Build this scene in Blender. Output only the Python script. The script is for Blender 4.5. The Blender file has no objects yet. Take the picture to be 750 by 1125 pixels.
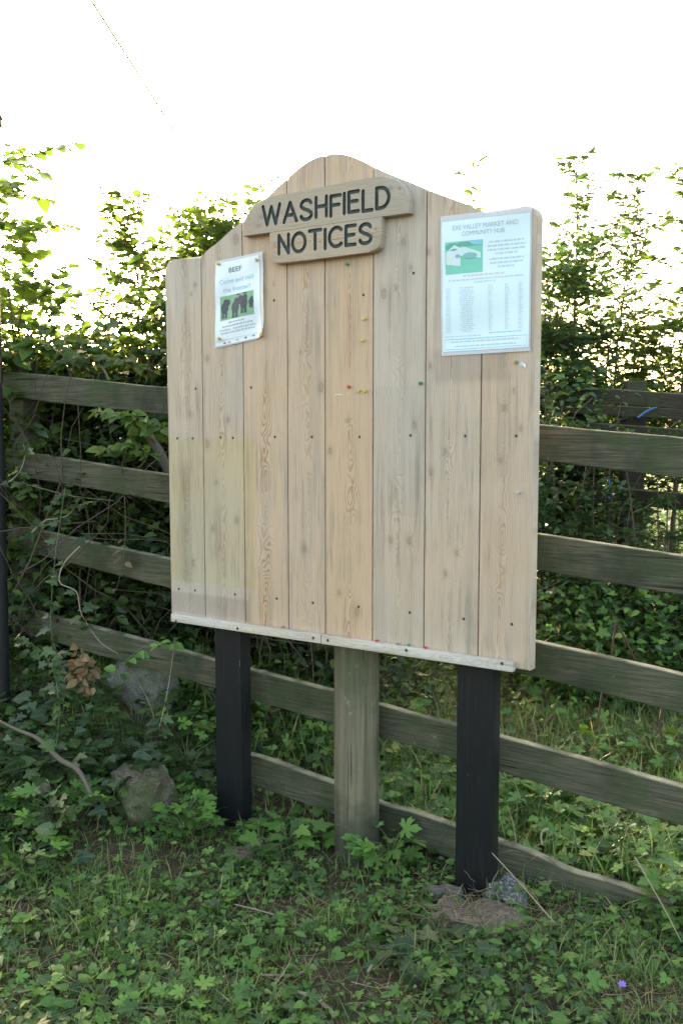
import bpy, bmesh, math, random
import numpy as np
from mathutils import Vector, Matrix, noise

random.seed(7)
RS = np.random.RandomState(11)
S = bpy.context.scene
COL = S.collection

# ------------------------------------------------------------------ camera geometry
FPX, CX, CY = 1050.0, 375.0, 562.5
PITCH = math.atan(92 / 1050)
FW = np.array([0, math.cos(PITCH), -math.sin(PITCH)])
UP = np.array([0, math.sin(PITCH), math.cos(PITCH)])
RT = np.array([1.0, 0, 0])
CAM = np.array([0, 0, 1.5])
AZ = math.radians(56.69)
U = np.array([math.sin(AZ), -math.cos(AZ), 0])       # along the board, towards the near end
NB = np.array([-math.cos(AZ), -math.sin(AZ), 0])     # board normal, towards the viewer
ROT = math.atan2(U[1], U[0])
POST = np.array([0.42190, 2.93541, 0.0])             # foot of the near leg
ORG = POST + NB * 0.047 - U * 0.5                    # local origin on the board's front plane, z = 0

def ray(x, y):
    return FW + RT * (x - CX) / FPX + UP * (CY - y) / FPX

def at(x, y, off=0.0):
    """photo point -> (u, z) on the vertical plane parallel to the board, off metres in front of it"""
    d = ray(x, y)
    P = ORG + NB * off
    t = np.dot(P - CAM, NB) / np.dot(d, NB)
    X = CAM + d * t
    return float(np.dot(X - ORG, U)), float(X[2])

def world(u, w, z):      # w: metres behind the board's front plane
    return ORG + U * u - NB * w + np.array([0, 0, z])

def at_depth(x, y, Y):
    d = ray(x, y)
    return CAM + d * (Y / d[1])

# ------------------------------------------------------------------ terrain
def sstep(a, b, x):
    t = np.clip((x - a) / (b - a), 0, 1)
    return t * t * (3 - 2 * t)

_perm = np.random.RandomState(5).rand(256, 256)
def vnoise(x, y, s):
    x = np.asarray(x, float) / s + 1000; y = np.asarray(y, float) / s + 1000
    xi = np.floor(x).astype(int); yi = np.floor(y).astype(int)
    fx = x - xi; fy = y - yi
    fx = fx * fx * (3 - 2 * fx); fy = fy * fy * (3 - 2 * fy)
    g = lambda a, b: _perm[a % 256, b % 256]
    return (g(xi, yi) * (1 - fx) + g(xi + 1, yi) * fx) * (1 - fy) + (g(xi, yi + 1) * (1 - fx) + g(xi + 1, yi + 1) * fx) * fy

def gz(x, y):
    x = np.asarray(x, float); y = np.asarray(y, float)
    dx = x - ORG[0]; dy = y - ORG[1]
    u = dx * U[0] + dy * U[1]
    w = -(dx * NB[0] + dy * NB[1])
    z = 0.46 * sstep(-0.5, -1.8, u) * sstep(-0.75, 0.25, w)
    z = z + 0.03 * np.clip(w - 0.2, 0, 5) * sstep(0, 1, w)
    z = z + 0.05 * (vnoise(x, y, 0.5) - 0.5) * sstep(60, 3, y) + 0.02 * (vnoise(x + 7, y, 0.13) - 0.5) * sstep(20, 3, y)
    return z

# ------------------------------------------------------------------ tagging
def tag(o, label=None, cat=None, group=None, kind=None):
    if label: o['label'] = label
    if cat: o['category'] = cat
    if group: o['group'] = group
    if kind: o['kind'] = kind
    return o

def empty(name, loc, label, cat, group=None, rz=0.0):
    o = bpy.data.objects.new(name, None); COL.objects.link(o)
    o.empty_display_size = 0.1
    o.location = loc; o.rotation_euler = (0, 0, rz)
    return tag(o, label, cat, group)

def link(name, me, mats, parent=None, loc=None, rz=None):
    o = bpy.data.objects.new(name, me); COL.objects.link(o)
    if not isinstance(mats, (list, tuple)): mats = [mats]
    me.materials.clear()
    for m in mats: me.materials.append(m)
    if parent is not None: o.parent = parent
    if loc is not None: o.location = loc
    if rz is not None: o.rotation_euler = (0, 0, rz)
    return o

# ------------------------------------------------------------------ node helper
class NT:
    def __init__(s, name):
        s.m = bpy.data.materials.new(name); s.m.use_nodes = True
        s.t = s.m.node_tree; s.t.nodes.clear()
        s.out = s.t.nodes.new('ShaderNodeOutputMaterial')
    def n(s, typ, **kw):
        nd = s.t.nodes.new(typ)
        for k, v in kw.items():
            if k == 'inp':
                for a, b in v.items(): s.set(nd, a, b)
            else: setattr(nd, k, v)
        return nd
    def set(s, nd, a, b):
        i = nd.inputs[a]
        if hasattr(b, 'is_linked') or isinstance(b, bpy.types.NodeSocket): s.t.links.new(b, i)
        else: i.default_value = b
    def math(s, op, a, b=None, c=None, clamp=False):
        nd = s.n('ShaderNodeMath', operation=op); nd.use_clamp = clamp
        s.set(nd, 0, a)
        if b is not None: s.set(nd, 1, b)
        if c is not None: s.set(nd, 2, c)
        return nd.outputs[0]
    def vm(s, op, a, b=None, out=0):
        nd = s.n('ShaderNodeVectorMath', operation=op); s.set(nd, 0, a)
        if b is not None: s.set(nd, 1, b)
        return nd.outputs[out]
    def noise(s, vec, scale, detail=3, rough=0.5, out='Fac', dist=0.0):
        nd = s.n('ShaderNodeTexNoise'); s.set(nd, 'Vector', vec)
        nd.inputs['Scale'].default_value = scale; nd.inputs['Detail'].default_value = detail
        nd.inputs['Roughness'].default_value = rough; nd.inputs['Distortion'].default_value = dist
        return nd.outputs[out]
    def ramp(s, fac, stops):
        nd = s.n('ShaderNodeValToRGB'); s.set(nd, 'Fac', fac)
        e = nd.color_ramp.elements
        while len(e) > len(stops): e.remove(e[-1])
        while len(e) < len(stops): e.new(1)
        for el, (p, c) in zip(e, stops):
            el.position = p; el.color = c if len(c) == 4 else (*c, 1)
        return nd.outputs[0]
    def mix(s, f, a, b, mode='MIX'):
        nd = s.n('ShaderNodeMix', data_type='RGBA', blend_type=mode)
        s.set(nd, 0, f)
        for k, v in ((6, a), (7, b)):
            if isinstance(v, tuple) and len(v) == 3: v = (*v, 1)
            s.set(nd, k, v)
        return nd.outputs[2]
    def sm(s, x, a, b):   # smoothstep map range 0..1
        nd = s.n('ShaderNodeMapRange', interpolation_type='SMOOTHSTEP')
        s.set(nd, 0, x); nd.inputs[1].default_value = a; nd.inputs[2].default_value = b
        return nd.outputs[0]
    def bsdf(s, col, rough=0.6, bump=None, bstr=0.3, bdist=0.002, spec=0.5, transl=0.0, **kw):
        b = s.n('ShaderNodeBsdfPrincipled')
        if isinstance(col, tuple) and len(col) == 3: col = (*col, 1)
        s.set(b, 'Base Color', col); s.set(b, 'Roughness', rough); s.set(b, 'Specular IOR Level', spec)
        for k, v in kw.items(): s.set(b, k.replace('_', ' '), v)
        nrm = None
        if bump is not None:
            bp = s.n('ShaderNodeBump'); s.set(bp, 'Height', bump)
            bp.inputs['Strength'].default_value = bstr; bp.inputs['Distance'].default_value = bdist
            nrm = bp.outputs[0]; s.set(b, 'Normal', nrm)
        res = b.outputs[0]
        if transl > 0:
            t = s.n('ShaderNodeBsdfTranslucent'); s.set(t, 'Color', kw.get('tcol', col) if 'tcol' in kw else col)
            tc = s.mix(1.0, col, (1.5, 1.45, 0.55), 'MULTIPLY'); s.set(t, 'Color', tc)
            mx = s.n('ShaderNodeMixShader'); mx.inputs[0].default_value = transl
            s.t.links.new(res, mx.inputs[1]); s.t.links.new(t.outputs[0], mx.inputs[2]); res = mx.outputs[0]
        s.t.links.new(res, s.out.inputs[0])
        return s.m

def objco(t):
    return t.n('ShaderNodeTexCoord').outputs['Object']

def flat(name, col, rough=0.6, **kw):
    t = NT(name); co = objco(t)
    n = t.noise(co, 60, 3)
    c = t.mix(t.math('MULTIPLY', n, 0.5), (*col, 1), tuple(v * 0.75 for v in col) + (1,))
    return t.bsdf(c, rough, **kw)

# ---- leaves
def leafmat(name, stops, rough=0.42, transl=0.3, vein=0.35):
    t = NT(name)
    a = t.n('ShaderNodeAttribute', attribute_name='rnd').outputs['Fac']
    lc = t.n('ShaderNodeAttribute', attribute_name='lc').outputs['Vector']
    c = t.ramp(a, stops)
    co = objco(t)
    blotch = t.noise(co, 45, 2)
    c = t.mix(t.math('MULTIPLY', t.sm(blotch, 0.55, 0.75), 0.25), c, (0.16, 0.15, 0.03))
    sep = t.n('ShaderNodeSeparateXYZ', inp={0: lc})
    ax = t.math('ABSOLUTE', sep.outputs[0])
    mid = t.math('SUBTRACT', 1.0, t.sm(ax, 0.0, 0.05))
    vv = t.math('SUBTRACT', t.math('MULTIPLY', sep.outputs[1], 1.0), t.math('MULTIPLY', ax, 0.8))
    side = t.math('SINE', t.math('MULTIPLY', vv, 38.0))
    side = t.sm(side, 0.75, 1.0)
    v = t.math('MAXIMUM', mid, t.math('MULTIPLY', side, 0.6))
    c = t.mix(t.math('MULTIPLY', v, vein), c, (0.17, 0.25, 0.09))
    return t.bsdf(c, rough, bump=v, bstr=0.25, bdist=0.001, transl=transl, spec=0.45)

# ---- weathered pine
def pine(name, knots=(), horiz=False, patches=(), tone='board'):
    t = NT(name)
    P = objco(t)
    seed = t.n('ShaderNodeAttribute', attribute_name='seed').outputs['Vector']
    ss = t.n('ShaderNodeSeparateXYZ', inp={0: seed})
    sp = t.n('ShaderNodeSeparateXYZ', inp={0: P})
    X, Z = (sp.outputs[0], sp.outputs[2]) if not horiz else (sp.outputs[2], sp.outputs[0])
    r1, r2 = ss.outputs[1], ss.outputs[2]
    def vec(x, y, z):
        return t.n('ShaderNodeCombineXYZ', inp={0: x, 1: y, 2: z}).outputs[0]
    so = t.math('MULTIPLY', r1, 37.0)
    # distance to the nearest knot, in knot radii
    m = None
    for (ku, kz, kr) in knots:
        q = t.vm('SUBTRACT', P, (ku, 0.0, kz))
        q = t.vm('MULTIPLY', q, (1 / kr, 0.0, 0.62 / kr) if not horiz else (0.62 / kr, 0, 1 / kr))
        L = t.vm('LENGTH', q, out=1)
        m = L if m is None else t.math('MINIMUM', m, L)
    wx = t.math('MULTIPLY', t.math('SUBTRACT', t.noise(vec(so, 0.0, t.math('MULTIPLY', Z, 1.0)), 2.2, 2), 0.5), 0.03)
    xr = t.math('ADD', t.math('SUBTRACT', X, ss.outputs[0]), wx)
    h = t.noise(vec(t.math('ADD', so, 5.0), t.math('MULTIPLY', X, 2.0), t.math('MULTIPLY', Z, 1.3)), 2.6, 3, 0.55)
    h = t.math('MULTIPLY', t.math('SUBTRACT', h, 0.5), 0.17)
    h = t.math('ADD', h, t.math('MULTIPLY', t.math('SUBTRACT', r2, 0.5), 0.02))
    jag = t.math('MULTIPLY', t.math('SUBTRACT', t.noise(vec(t.math('MULTIPLY', X, 3.0), so, Z), 14, 2), 0.5), 0.006)
    d = t.math('SQRT', t.math('ADD', t.math('POWER', xr, 2.0), t.math('POWER', t.math('MAXIMUM', t.math('ABSOLUTE', h), 0.002), 2.0)))
    d = t.math('ADD', d, jag)
    if m is not None:
        kx = t.math('POWER', 2.718, t.math('MULTIPLY', t.math('POWER', m, 2.0), -0.10))
        d = t.math('ADD', d, t.math('MULTIPLY', kx, 0.018))
    ring = t.math('FRACT', t.math('MULTIPLY', d, 150.0))
    late = t.math('MULTIPLY', t.sm(ring, 0.35, 0.92), t.math('SUBTRACT', 1.0, t.sm(ring, 0.93, 1.0)))
    fine = t.noise(vec(t.math('MULTIPLY', X, 60.0), so, t.math('MULTIPLY', Z, 1.2)), 8, 4, 0.6)
    cent = t.math('SUBTRACT', 1.0, t.sm(t.math('DIVIDE', t.math('ABSOLUTE', xr), t.math('ADD', 0.6, r2)), 0.004, 0.026))
    cent = t.math('MULTIPLY', cent, t.sm(t.noise(vec(so, X, t.math('MULTIPLY', Z, 1.0)), 3.0, 1), 0.35, 0.6))
    amt = t.math('ADD', 0.24, t.math('MULTIPLY', cent, t.math('MULTIPLY', r2, 0.8)))
    base = t.ramp(r1, [(0, (0.52, 0.455, 0.40)), (0.33, (0.55, 0.445, 0.36)), (0.66, (0.585, 0.43, 0.315)), (1, (0.61, 0.425, 0.29))] if tone == 'board' else ([(0, (0.37, 0.32, 0.26)), (1, (0.41, 0.35, 0.28))] if tone == 'sign' else [(0, (0.58, 0.54, 0.50)), (1, (0.60, 0.56, 0.51))]))
    streak = t.noise(vec(t.math('MULTIPLY', X, 14.0), so, t.math('MULTIPLY', Z, 0.8)), 2.0, 3, 0.6)
    base = t.mix(t.math('MULTIPLY', t.sm(streak, 0.42, 0.7), 0.6), base, (0.37, 0.315, 0.265))
    big = t.noise(P, 2.3, 3)
    base = t.mix(t.math('MULTIPLY', t.sm(big, 0.42, 0.65), 0.4), base, (0.60, 0.42, 0.27))
    base = t.mix(t.math('MULTIPLY', late, amt), base, (0.36, 0.19, 0.085))
    base = t.mix(t.math('MULTIPLY', t.sm(fine, 0.48, 0.72), 0.42), base, (0.29, 0.225, 0.165))
    base = t.mix(t.math('MULTIPLY', t.sm(fine, 0.5, 0.25), 0.22), base, (0.60, 0.52, 0.42))
    # water stains running down
    drip = t.noise(vec(t.math('MULTIPLY', X, 22.0), so, t.math('MULTIPLY', Z, 1.1)), 3.0, 5, 0.7)
    base = t.mix(t.math('MULTIPLY', t.math('MULTIPLY', t.sm(drip, 0.46, 0.70), t.sm(t.noise(P, 4.5, 3), 0.38, 0.62)), 0.6), base, (0.22, 0.19, 0.16))
    for (u0, u1, z0, z1, colr, a, edge) in patches:
        mx = t.math('MULTIPLY', t.sm(sp.outputs[0], u0 - edge, u0 + edge), t.sm(sp.outputs[0], u1 + edge, u1 - edge))
        mz = t.math('MULTIPLY', t.sm(sp.outputs[2], z0 - edge, z0 + edge), t.sm(sp.outputs[2], z1 + edge, z1 - edge))
        nz = t.math('ADD', 0.75, t.math('MULTIPLY', t.noise(P, 12, 3), 0.5))
        base = t.mix(t.math('MULTIPLY', t.math('MULTIPLY', t.math('MULTIPLY', mx, mz), nz), a), base, (*colr, 1), 'MULTIPLY')
    if m is not None:
        rim = t.math('MULTIPLY', t.sm(m, 0.65, 1.0), t.sm(m, 1.45, 1.0))
        core = t.sm(m, 1.1, 0.5)
        base = t.mix(t.math('MULTIPLY', core, 0.45), base, (0.30, 0.21, 0.15))
        base = t.mix(t.math('MULTIPLY', rim, t.math('MULTIPLY', t.noise(P, 60, 2), 0.9)), base, (0.17, 0.125, 0.095))
        halo = t.sm(m, 4.0, 1.0)
        base = t.mix(t.math('MULTIPLY', halo, 0.22), base, (0.22, 0.18, 0.15))
    ht = t.math('ADD', t.math('MULTIPLY', fine, 0.6), t.math('MULTIPLY', late, -0.5))
    return t.bsdf(base, 0.68, bump=ht, bstr=0.35, bdist=0.0012, spec=0.3)

def oldwood(name, c1, c2, moss=0.5, horiz=True, lichen=True):
    t = NT(name); P = objco(t)
    sc = (7.0, 80.0, 190.0) if horiz else (45.0, 45.0, 2.0)
    mp = t.vm('MULTIPLY', P, sc)
    g = t.sm(t.noise(mp, 1.0, 5, 0.65), 0.3, 0.7)
    blot = t.noise(P, 5.0, 4, 0.6)
    c = t.mix(g, (*c1, 1), (*c2, 1))
    c = t.mix(t.math('MULTIPLY', t.sm(blot, 0.42, 0.62), moss), c, (0.05, 0.072, 0.028))
    dk = t.noise(P, 2.6, 4, 0.65)
    c = t.mix(t.math('MULTIPLY', t.sm(dk, 0.5, 0.68), 0.6), c, (0.028, 0.027, 0.022))
    ck = t.sm(t.noise(t.vm('MULTIPLY', P, (2.2, 30.0, 130.0) if horiz else (110.0, 110.0, 2.0)), 1.0, 2, 0.5), 0.66, 0.70)
    c = t.mix(t.math('MULTIPLY', ck, 0.8), c, (0.015, 0.014, 0.011))
    g = t.math('SUBTRACT', g, t.math('MULTIPLY', ck, 0.8))
    if lichen:
        li = t.sm(t.noise(P, 38, 4, 0.7), 0.62, 0.72)
        c = t.mix(t.math('MULTIPLY', t.math('MULTIPLY', li, t.sm(t.noise(P, 6, 2), 0.45, 0.6)), 0.5), c, (0.24, 0.27, 0.2))
    # sky-lit upper edge: patchy paler colour painted on faces that point up
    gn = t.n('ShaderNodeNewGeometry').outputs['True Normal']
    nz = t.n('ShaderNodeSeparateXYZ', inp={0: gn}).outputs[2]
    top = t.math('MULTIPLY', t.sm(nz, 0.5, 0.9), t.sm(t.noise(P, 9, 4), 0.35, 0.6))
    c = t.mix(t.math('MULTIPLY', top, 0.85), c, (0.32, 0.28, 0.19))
    return t.bsdf(c, 0.8, bump=g, bstr=0.6, bdist=0.003, spec=0.25)

M = {}
M['leaf_ivy'] = leafmat('ivy_leaf', [(0, (0.012, 0.026, 0.009)), (0.5, (0.028, 0.052, 0.016)), (0.85, (0.055, 0.095, 0.026)), (1, (0.12, 0.15, 0.04))], 0.38, 0.12)
M['leaf_ground'] = leafmat('herb_leaf', [(0, (0.016, 0.038, 0.010)), (0.35, (0.050, 0.115, 0.020)), (0.75, (0.105, 0.215, 0.034)), (0.95, (0.17, 0.29, 0.05)), (1, (0.26, 0.27, 0.07))], 0.5, 0.2)
M['leaf_hedge'] = leafmat('hedge_leaf', [(0, (0.03, 0.055, 0.015)), (0.5, (0.06, 0.10, 0.022)), (0.85, (0.09, 0.14, 0.03)), (1, (0.16, 0.19, 0.035))], 0.45, 0.5)
M['leaf_light'] = leafmat('young_leaf', [(0, (0.05, 0.10, 0.02)), (0.5, (0.08, 0.15, 0.03)), (1, (0.16, 0.22, 0.04))], 0.45, 0.45)
M['leaf_dark'] = leafmat('dark_leaf', [(0, (0.022, 0.050, 0.022)), (0.6, (0.042, 0.092, 0.036)), (0.93, (0.07, 0.13, 0.04)), (1, (0.15, 0.18, 0.04))], 0.42, 0.32)
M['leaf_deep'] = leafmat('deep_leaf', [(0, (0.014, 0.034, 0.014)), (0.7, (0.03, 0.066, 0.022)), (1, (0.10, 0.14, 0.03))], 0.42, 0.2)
M['grass'] = leafmat('grass_blade', [(0, (0.04, 0.09, 0.016)), (0.5, (0.085, 0.17, 0.03)), (0.85, (0.15, 0.24, 0.05)), (1, (0.33, 0.30, 0.14))], 0.5, 0.25, 0.1)
M['straw'] = leafmat('dry_straw', [(0, (0.12, 0.09, 0.05)), (0.5, (0.25, 0.195, 0.10)), (1, (0.38, 0.31, 0.17))], 0.7, 0.15, 0.0)
M['litter'] = leafmat('dead_leaf', [(0, (0.07, 0.045, 0.028)), (0.6, (0.13, 0.08, 0.045)), (0.9, (0.2, 0.13, 0.07)), (1, (0.34, 0.15, 0.06))], 0.75, 0.1, 0.2)
M['twig'] = flat('twig_bark', (0.11, 0.085, 0.06), 0.85)
M['greenstem'] = flat('green_stem', (0.10, 0.13, 0.05), 0.6)
M['palestick'] = flat('pale_dry_stick', (0.30, 0.24, 0.17), 0.8)
M['redstem'] = flat('rusty_dry_stem', (0.09, 0.04, 0.03), 0.8)

# ------------------------------------------------------------------ leaf templates
def T(verts, faces): return np.array(verts, float), faces

def tmpl_ovate(w=0.32, rows=4, droop=0.18, fold=0.12, tip=1.0):
    V = [(0, 0, 0)]; Fc = []
    prof = [math.sin(math.pi * ((i / rows) ** 0.8)) for i in range(1, rows)]
    for i in range(1, rows):
        y = i / rows; ww = w * prof[i - 1]
        for s in (-1, 0, 1):
            V.append((s * ww, y, -droop * y * y + (abs(s) * fold * ww / w if s else 0)))
    V.append((0, tip, -droop))
    Fc += [(0, 2, 1), (0, 3, 2)]
    for i in range(rows - 2):
        a = 1 + 3 * i
        Fc += [(a, a + 1, a + 4, a + 3), (a + 1, a + 2, a + 5, a + 4)]
    a = 1 + 3 * (rows - 2); e = len(V) - 1
    Fc += [(a, a + 1, e), (a + 1, a + 2, e)]
    return T(V, Fc)

def tmpl_fan(rad, cup=0.12, c0=0.22):
    """rad: list of (angle degrees from +Y, radius); fan about a centre near the stalk"""
    V = [(0, c0, 0)]
    for a, r in rad:
        x = math.sin(math.radians(a)) * r; y = c0 + math.cos(math.radians(a)) * r
        V.append((x, y, cup * (abs(x) - 0.6 * y * y) + 0.02 * math.cos(a * 0.35)))
    n = len(rad)
    Fc = [(0, i + 2, i + 1) for i in range(n - 1)]
    return T(V, Fc)

IVY = tmpl_fan([(-180, .22), (-150, .42), (-118, .5), (-92, .3), (-62, .56), (-34, .36), (-16, .6), (0, .82), (16, .6), (34, .36), (62, .56), (92, .3), (118, .5), (150, .42), (180, .22)])
PALM = tmpl_fan([(-172, .1), (-140, .42), (-128, .34), (-112, .52), (-96, .42), (-88, .2), (-76, .46), (-62, .62), (-54, .5), (-44, .62), (-34, .24), (-22, .58), (-12, .6), (0, .78),
                 (12, .6), (22, .58), (34, .24), (44, .62), (54, .5), (62, .62), (76, .46), (88, .2), (96, .42), (112, .52), (128, .34), (140, .42), (172, .1)], 0.25, 0.1)
OVATE = tmpl_ovate(0.30)
BROAD = tmpl_ovate(0.40, 5, 0.22, 0.10)
LANCE = tmpl_ovate(0.20, 4, 0.12, 0.06)
DOCK = tmpl_ovate(0.24, 7, 0.55, 0.07)
HEART = tmpl_fan([(-180, .16), (-160, .40), (-130, .50), (-95, .50), (-60, .50), (-30, .58), (0, .78), (30, .58), (60, .50), (95, .50), (130, .50), (160, .40), (180, .16)], 0.18, 0.2)

def tmpl_blade(segs=4, bend=0.5, w=0.03):
    V = []; Fc = []
    for i in range(segs):
        t_ = i / segs; ww = w * (1 - t_ ** 1.5) * (0.7 + 0.6 * math.sin(math.pi * min(t_ * 1.2, 1)) * 0.6)
        y = bend * t_ ** 2; z = math.sqrt(max(t_ * t_ - 0.7 * (bend * t_ * t_) ** 2, 0))
        V += [(-ww, y, z), (ww, y, z)]
    V.append((0, bend, math.sqrt(max(1 - 0.7 * bend * bend, 0.02))))
    for i in range(segs - 1):
        a = 2 * i; Fc.append((a, a + 1, a + 3, a + 2))
    a = 2 * (segs - 1); Fc.append((a, a + 1, a + 2))
    return T(V, Fc)
ST1, ST2, ST3 = tmpl_blade(5, 0.3, .009), tmpl_blade(6, 0.7, .009), tmpl_blade(6, 1.0, .008)
BL1, BL2, BL3 = tmpl_blade(4, 0.35, .024), tmpl_blade(5, 0.75, .022), tmpl_blade(5, 1.05, 0.018)

class Cloud:
    """many small faces collected into ONE mesh, with a random value and leaf coordinates per vertex"""
    def __init__(s): s.v = []; s.l = []; s.sz = []; s.r = []; s.lc = []; s.n = 0
    def add(s, tmpl, pos, R, scale, rnd):
        V, Fc = tmpl
        pos = np.asarray(pos, float); N = len(pos)
        if N == 0: return
        scale = np.broadcast_to(np.asarray(scale, float), (N,)); rnd = np.broadcast_to(np.asarray(rnd, float), (N,))
        W = np.einsum('nij,vj->nvi', R, V) * scale[:, None, None] + pos[:, None, :]
        k = len(V)
        s.v.append(W.reshape(-1, 3)); s.r.append(np.repeat(rnd, k)); s.lc.append(np.tile(V, (N, 1)))
        fl = np.concatenate([np.array(f) for f in Fc]); fs = np.array([len(f) for f in Fc])
        s.l.append((fl[None, :] + (s.n + np.arange(N) * k)[:, None]).ravel()); s.sz.append(np.tile(fs, N))
        s.n += N * k
    def tube(s, pts, rad, sides=5, rnd=0.5):
        pts = np.asarray(pts, float); n = len(pts); rad = np.broadcast_to(np.asarray(rad, float), (n,))
        tg = np.gradient(pts, axis=0); tg /= np.linalg.norm(tg, axis=1)[:, None] + 1e-9
        ref = np.array([0, 0, 1.0]) if abs(tg[0][2]) < 0.8 else np.array([1.0, 0, 0])
        a = np.cross(tg, ref); a /= np.linalg.norm(a, axis=1)[:, None] + 1e-9
        b = np.cross(tg, a)
        ang = np.arange(sides) * 2 * math.pi / sides
        ring = pts[:, None, :] + rad[:, None, None] * (a[:, None, :] * np.cos(ang)[None, :, None] + b[:, None, :] * np.sin(ang)[None, :, None])
        s.v.append(ring.reshape(-1, 3)); s.r.append(np.full(n * sides, rnd)); s.lc.append(np.zeros((n * sides, 3)) + 0.5)
        i = np.arange(n - 1)[:, None] * sides; j = np.arange(sides)[None, :]; j2 = (j + 1) % sides
        q = np.stack([i + j, i + j2, i + sides + j2, i + sides + j], -1).reshape(-1, 4) + s.n
        s.l.append(q.ravel()); s.sz.append(np.full(len(q), 4))
        cap = np.arange(sides) + s.n + (n - 1) * sides
        s.l.append(cap); s.sz.append(np.array([sides]))
        cap0 = np.arange(sides)[::-1] + s.n
        s.l.append(cap0); s.sz.append(np.array([sides]))
        s.n += n * sides
    def mesh(s, name, smooth=False, origin=None):
        me = bpy.data.meshes.new(name)
        v = np.concatenate(s.v)
        if origin is not None: v = v - np.asarray(origin, float)[None, :]
        l = np.concatenate(s.l).astype(np.int32); sz = np.concatenate(s.sz).astype(np.int32)
        me.vertices.add(len(v)); me.vertices.foreach_set('co', v.astype(np.float32).ravel())
        me.loops.add(len(l)); me.loops.foreach_set('vertex_index', l)
        me.polygons.add(len(sz))
        st = np.concatenate([[0], np.cumsum(sz)[:-1]]).astype(np.int32)
        me.polygons.foreach_set('loop_start', st)
        me.update(calc_edges=True)
        if smooth: me.polygons.foreach_set('use_smooth', np.ones(len(sz), bool))
        a = me.attributes.new('rnd', 'FLOAT', 'POINT'); a.data.foreach_set('value', np.concatenate(s.r).astype(np.float32))
        a = me.attributes.new('lc', 'FLOAT_VECTOR', 'POINT'); a.data.foreach_set('vector', np.concatenate(s.lc).astype(np.float32).ravel())
        me.validate()
        return me

def norm(v): return v / (np.linalg.norm(v, axis=-1, keepdims=True) + 1e-9)
def frames(dirs, normals):
    y = norm(np.asarray(dirs, float)); x = norm(np.cross(y, normals)); z = np.cross(x, y)
    return np.stack([x, y, z], -1)
def rnd_dirs(n, rs, up=0.0, flat_=1.0):
    a = rs.rand(n) * 2 * math.pi
    return np.stack([np.cos(a), np.sin(a), up + flat_ * (rs.rand(n) - 0.5)], -1)

def path(p0, d, length, n, wob, rs, lift=0.0):
    p = np.array(p0, float); d = norm(np.array(d, float)); out = [p.copy()]; st = length / n
    for i in range(n):
        d = norm(d + wob * rs.randn(3) + np.array([0, 0, lift]))
        p = p + d * st; out.append(p.copy())
    return np.array(out)

# ------------------------------------------------------------------ meshes: boxes, prisms
def catmull(pts, sub=6):
    P = [pts[0]] + list(pts) + [pts[-1]]; out = []
    for i in range(1, len(P) - 2):
        p0, p1, p2, p3 = [np.array(q, float) for q in P[i - 1:i + 3]]
        for k in range(sub):
            t = k / sub
            out.append(tuple(0.5 * ((2 * p1) + (-p0 + p2) * t + (2 * p0 - 5 * p1 + 4 * p2 - p3) * t * t + (-p0 + 3 * p1 - 3 * p2 + p3) * t ** 3)))
    out.append(tuple(pts[-1])); return out

def bm_box(bm, x0, x1, y0, y1, z0, z1, bev=0.0, seg=2):
    r = bmesh.ops.create_cube(bm, size=1)
    vs = r['verts']
    for v in vs:
        v.co = Vector(((x0 + x1) / 2 + v.co.x * (x1 - x0), (y0 + y1) / 2 + v.co.y * (y1 - y0), (z0 + z1) / 2 + v.co.z * (z1 - z0)))
    if bev:
        es = list({e for v in vs for e in v.link_edges})
        bmesh.ops.bevel(bm, geom=es, offset=bev, segments=seg, affect='EDGES', profile=0.6)
    return bm

def bm_prism(bm, outline, y0, y1, bev=0.0, seg=3, bevtest=None):
    """outline [(u,z)...] in the board plane, front at y0 (towards the viewer), back at y1"""
    vf = [bm.verts.new((u, y0, z)) for u, z in outline]
    vb = [bm.verts.new((u, y1, z)) for u, z in outline]
    n = len(outline)
    f = bm.faces.new(vf); bm.faces.new(vb[::-1])
    for i in range(n):
        bm.faces.new((vf[i], vb[i], vb[(i + 1) % n], vf[(i + 1) % n]))
    if bev:
        es = [e for e in f.edges if (bevtest is None or bevtest(e))]
        bmesh.ops.bevel(bm, geom=es, offset=bev, segments=seg, affect='EDGES', profile=0.5)
    return bm

def finish(bm, name, smooth=True, ang=35):
    bmesh.ops.recalc_face_normals(bm, faces=bm.faces)
    me = bpy.data.meshes.new(name); bm.to_mesh(me); bm.free()
    if smooth:
        me.polygons.foreach_set('use_smooth', [True] * len(me.polygons))
        me.set_sharp_from_angle(angle=math.radians(ang))
    return me

def text_mesh(s, width=None, height=None, extrude=0.0, bold=0.0, spacing=1.0):
    """text as a mesh in the X-Z plane centred on the origin, scaled to the given size"""
    cu = bpy.data.curves.new('txt', 'FONT'); cu.body = s; cu.extrude = extrude; cu.offset = bold
    cu.space_character = spacing; cu.resolution_u = 4; cu.align_x = 'CENTER'
    ob = bpy.data.objects.new('txt', cu); COL.objects.link(ob)
    dg = bpy.context.evaluated_depsgraph_get(); dg.update()
    me = bpy.data.meshes.new_from_object(ob.evaluated_get(dg))
    bpy.data.objects.remove(ob); bpy.data.curves.remove(cu)
    co = np.array([v.co[:] for v in me.vertices])
    mn, mx = co.min(0), co.max(0); sz = mx - mn; c = (mn + mx) / 2
    sx = width / sz[0] if width else height / sz[1]
    sy = height / sz[1] if height else sx
    new = np.stack([(co[:, 0] - c[0]) * sx, -(co[:, 2] - c[2]), (co[:, 1] - c[1]) * sy], -1)
    me.vertices.foreach_set('co', new.astype(np.float32).ravel())
    me.update(); return me

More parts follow.
